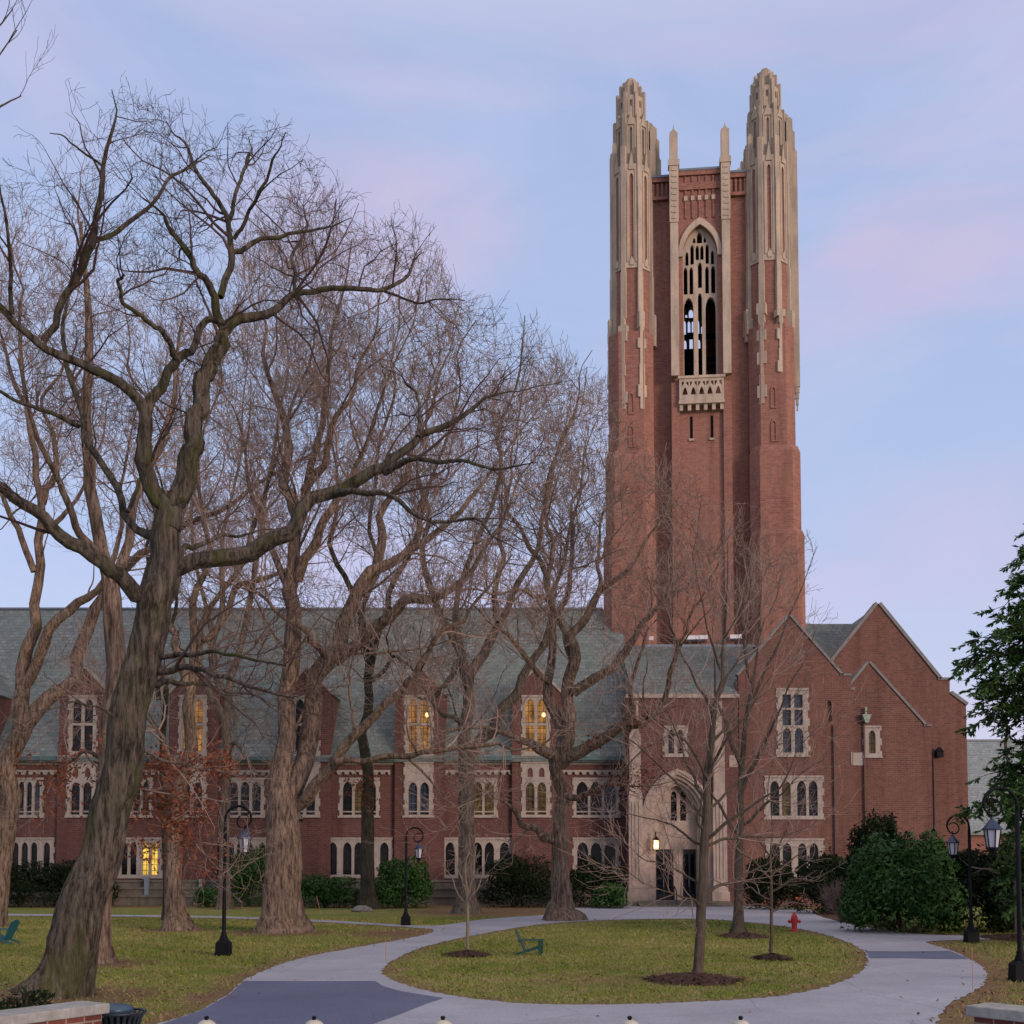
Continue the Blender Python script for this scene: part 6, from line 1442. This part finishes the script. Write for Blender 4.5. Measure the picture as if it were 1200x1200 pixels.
lamp_post(262, 1120, 1, 'black crook lamp post alone on the open grass near the red oak leaves')
lamp_post(475.5, 1084.5, 1, 'smallest looking black crook lamp post standing by the footpath before the round rhododendron')
lamp_post(1196.5, 1150, -1, 'tallest looking black lamp post beside the brick wall cap, its lantern before the hemlock')
lamp_post(1138.5, 1105, -1, 'black lamp post before the dark yew bank, its post lost in the leaves')

def adirondack(px, py, facing, mat, label, s=1.0):
    g = G(px, py); t = thing('garden_chair', label, 'chair', (g.x, g.y, 0), 'slatted garden chairs on the grass')
    t.rotation_euler = (0, 0, facing)
    def B(name, fn):
        mb = MB(); fn(mb); mb.v = [tuple(c * s for c in v) for v in mb.v]; return mb.build(name, mat, t, local=True)
    def seat(m):
        for i in range(7):
            u = i / 6; x = .34 - .56 * u; z = .36 - .20 * u; m.obox((x, 0, z), (.036, 0, .013), (0, .27, 0), (-.004, 0, .011))
    def back(m):
        for i in range(6):
            y = -.24 + i * .096; top = .62 - .035 * abs(i - 2.5)
            a = Vector((-.20, y * .8, .16)); c = Vector((-.20 - .36 * top / .62, y * 1.05, .16 + .78 * top / .62)); mid_ = (a + c) / 2; ax = (c - a) / 2
            m.obox(mid_, ax, (0, .042, 0), Vector((.011, 0, .005)))
        m.obox((-.36, 0, .52), (0, .30, 0), (.013, 0, .006), (-.015, 0, .035)); m.obox((-.25, 0, .27), (0, .27, 0), (.013, 0, .006), (-.015, 0, .035))
    B('seat', seat); B('backrest', back)
    for sy in (-1, 1):
        B('leg', lambda m: m.box(.30, .40, sy * .31 - .02, sy * .31 + .02, -.005, .53))
        B('leg', lambda m: m.plate([(.38, .38), (.38, .27), (-.56, -.005), (-.62, -.005), (-.62, .03)], [], sy * .285 - .018, sy * .285 + .018))
        B('armrest', lambda m: m.box(-.42, .46, sy * .34 - .07, sy * .34 + .07, .532, .557))
        B('arm_bracket', lambda m: m.box(-.40, -.36, sy * .31 - .02, sy * .31 + .02, .50, .53))
    return t
adirondack(622, 1119.5, R(-8), GREEN_PAINT, 'dark green slatted reclining chair on the island lawn, seen from its side', .78)
adirondack(3, 1106, R(172), TEAL_PAINT, 'teal slatted reclining chair on the far grass beside the leaning oak', .85)

def hydrant(px, py):
    g = G(px, py); x, y = g.x, g.y; t = thing('fire_hydrant', 'small red fire hydrant at the back edge of the island lawn', 'hydrant', (x, y, 0))
    MB().lathe(x, y, [(.17, -.02), (.17, .05), (.12, .06), (.105, .12), (.105, .44), (.15, .45), (.15, .49), (.125, .50)], 18).build('barrel', HYD_RED, t, smooth=False)
    MB().lathe(x, y, [(.125, .50), (.12, .56), (.09, .63), (.045, .67), (.045, .72), (.03, .73)], 18).build('bonnet', HYD_RED, t, smooth=False)
    for dx, dy, r, L in ((1, 0, .055, .19), (-1, 0, .055, .19), (-.15, -1, .075, .17)):
        MB().tube([(x + dx * .08, y + dy * .08, .38), (x + dx * L, y + dy * L, .38)], r, 12).tube([(x + dx * L, y + dy * L, .38), (x + dx * (L + .035), y + dy * (L + .035), .38)], r * 1.25, 12).tube([(x + dx * (L + .035), y + dy * (L + .035), .38), (x + dx * (L + .07), y + dy * (L + .07), .38)], .02, 5).build('nozzle', HYD_RED, t)
hydrant(931, 1091.5)

# low brick walls at the gate, stone capped
def low_wall(p0, p1, label, h=1.0, th=.34):
    a, c = Vector((*p0, 0)), Vector((*p1, 0)); d = (c - a).normalized(); n_ = Vector((-d.y, d.x, 0)); L = (c - a).length
    t = thing('brick_wall', label, 'wall', (p1[0], p1[1], 0), 'low capped walls beside the gateway')
    t.rotation_euler = (0, 0, math.atan2(d.y, d.x))
    MB().box(-L, 0, -th / 2, th / 2, -.05, h - .11).build('wall', BRICK_RED, t, local=True)
    k = MB(); x = -L; r_ = random.Random(3)
    while x < -.01:
        xn = min(.06, x + r_.uniform(1.1, 1.4)); xn = .06 if xn > -.5 else xn
        k.box(x, xn - .006, -th / 2 - .06, th / 2 + .06, h - .107, h + r_.uniform(-.004, .004)); x = xn
    k.build('cap', CAPSTONE, t, local=True, bevel=.012)
low_wall((-7.6, 6.6), (-4.42, 11.75), 'low brick wall with grey stone cap below the leaning oak')
low_wall((8.0, 7.4), (4.86, 11.55), 'low brick wall with grey stone cap below the tallest looking lamp post')

def bin_(px, topz=.96):
    D = 12.0; x = PX(px, D, 1180); y = D; t = thing('litter_bin', 'dark slatted litter bin with blue domed lid beside the brick wall end', 'bin', (x, y, 0))
    sl = MB()
    for i in range(26):
        a = 2 * math.pi * i / 26; ca, sa = math.cos(a), math.sin(a)
        pr = [(.205, .06), (.215, .35), (.225, .66), (.245, .78), (.285, .86)]
        pts = [Vector((x + ca * r, y + sa * r, z)) for r, z in pr]
        for q, w in zip(pts[:-1], pts[1:]):
            m_ = (q + w) / 2; sl.obox(m_, (w - q) / 2, Vector((-sa, ca, 0)) * .016, Vector((ca, sa, 0)) * .005)
    sl.build('slats', BIN_GREEN, t)
    for r, z in ((.21, .07), (.225, .62), (.288, .865)):
        rg = MB(); rg.tube([(x + r * math.cos(2 * math.pi * i / 28), y + r * math.sin(2 * math.pi * i / 28), z) for i in range(29)], .014, 6)
        rg.build('rim', BIN_GREEN, t, smooth=True)
    MB().lathe(x, y, [(.19, .0), (.19, .80)], 24).build('liner', BLACK, t)
    MB().lathe(x - .03, y, [(.185, .86), (.19, .905), (.17, .925), (.12, .945), (.05, .955), (.01, .957)], 24).build('lid', LID_BLUE, t, smooth=True)
bin_(138)
for px, lb in ((242, 'pale domed bollard with black knob nearest the litter bin'), (368, 'pale domed bollard with black knob before the new dark asphalt patch'), (519, 'pale domed bollard with black knob straight below the pale whitish sapling'),
               (738, 'pale domed bollard with black knob below the middle of the island'), (868, 'pale domed bollard with black knob below the mulch rings, nearest the second brick wall')):
    D = 10.0; x = PX(px, D, 1195); y = D
    t = thing('bollard', lb, 'bollard', (x, y, 0), 'bollards across the gateway')
    zt_ = PZ(1190.5, D)
    MB().lathe(x, y, [(.10, -.02), (.095, .05), (.085, .08), (.08, zt_ - .16), (.092, zt_ - .15), (.092, zt_ - .10)], 20).build('post', CONCRETE, t, smooth=False)
    MB().lathe(x, y, [(.092, zt_ - .10), (.085, zt_ - .075), (.06, zt_ - .05), (.03, zt_ - .035)], 20).build('cap', CONCRETE, t, smooth=True)
    MB().lathe(x, y, [(.016, zt_ - .04), (.016, zt_ - .028), (.022, zt_ - .02), (.020, zt_ - .006), (.008, zt_)], 12).build('knob', BLACK, t, smooth=True)
for (x0, y0, x1, y1, lb) in ((1140, 1162, 1139, 1111, 'thin orange marker stake in the grass below the second asphalt patch'), (452, 1127, 452, 1101, 'thin pale orange marker stake at the narrow tip of the oval island'), (376, 1071, 371, 1050, 'leaning orange marker stake before the broad rhododendron at the hall')):
    g = G(x0, y0); t = P(x1, y1, g.y)
    o = MB().tube([(g.x, g.y, -.03), tuple(t)], .006 * max(1, g.y / 30), 6); mb = o.build('marker_stake', ORANGE); mb.data.transform(__import__('mathutils').Matrix.Translation((-g.x, -g.y, 0))); mb.location = (g.x, g.y, 0)
    tag(mb, lb, 'stake', 'marker stakes by the drive')
g = G(935, 1063); t = thing('reflector_post', 'short post with an orange round reflector before the dark yew hedge', 'marker', (g.x, g.y, 0))
MB().box(g.x - .025, g.x + .025, g.y - .025, g.y + .025, -.02, .62).build('post', PIPE_DARK, t)
MB().tube([(g.x, g.y - .05, .60), (g.x, g.y - .028, .60)], .16, 16).build('reflector', ORANGE_DISC, t)
# boulder by the slim trunk
g = G(424, 1068.5); rb = random.Random(9); me = MB(); n = 14; rings = []
for j, (r, z) in enumerate(((.42, -.03), (.46, .10), (.38, .24), (.20, .33))):
    rings.append([(math.cos(2 * math.pi * i / n) * r * rb.uniform(.82, 1.12) * 1.25, math.sin(2 * math.pi * i / n) * r * rb.uniform(.85, 1.1), z * rb.uniform(.9, 1.1)) for i in range(n)])
vs = [p for q in rings for p in q] + [(0, 0, .35)]
fs = [(j * n + i, j * n + (i + 1) % n, (j + 1) * n + (i + 1) % n, (j + 1) * n + i) for j in range(3) for i in range(n)] + [(3 * n + i, 3 * n + (i + 1) % n, 4 * n) for i in range(n)]
o = me.add(vs, fs).build('boulder', ROCK); o.location = (g.x, g.y, 0); tag(o, 'pale rounded boulder at the foot of the slim dark trunk', 'rock')
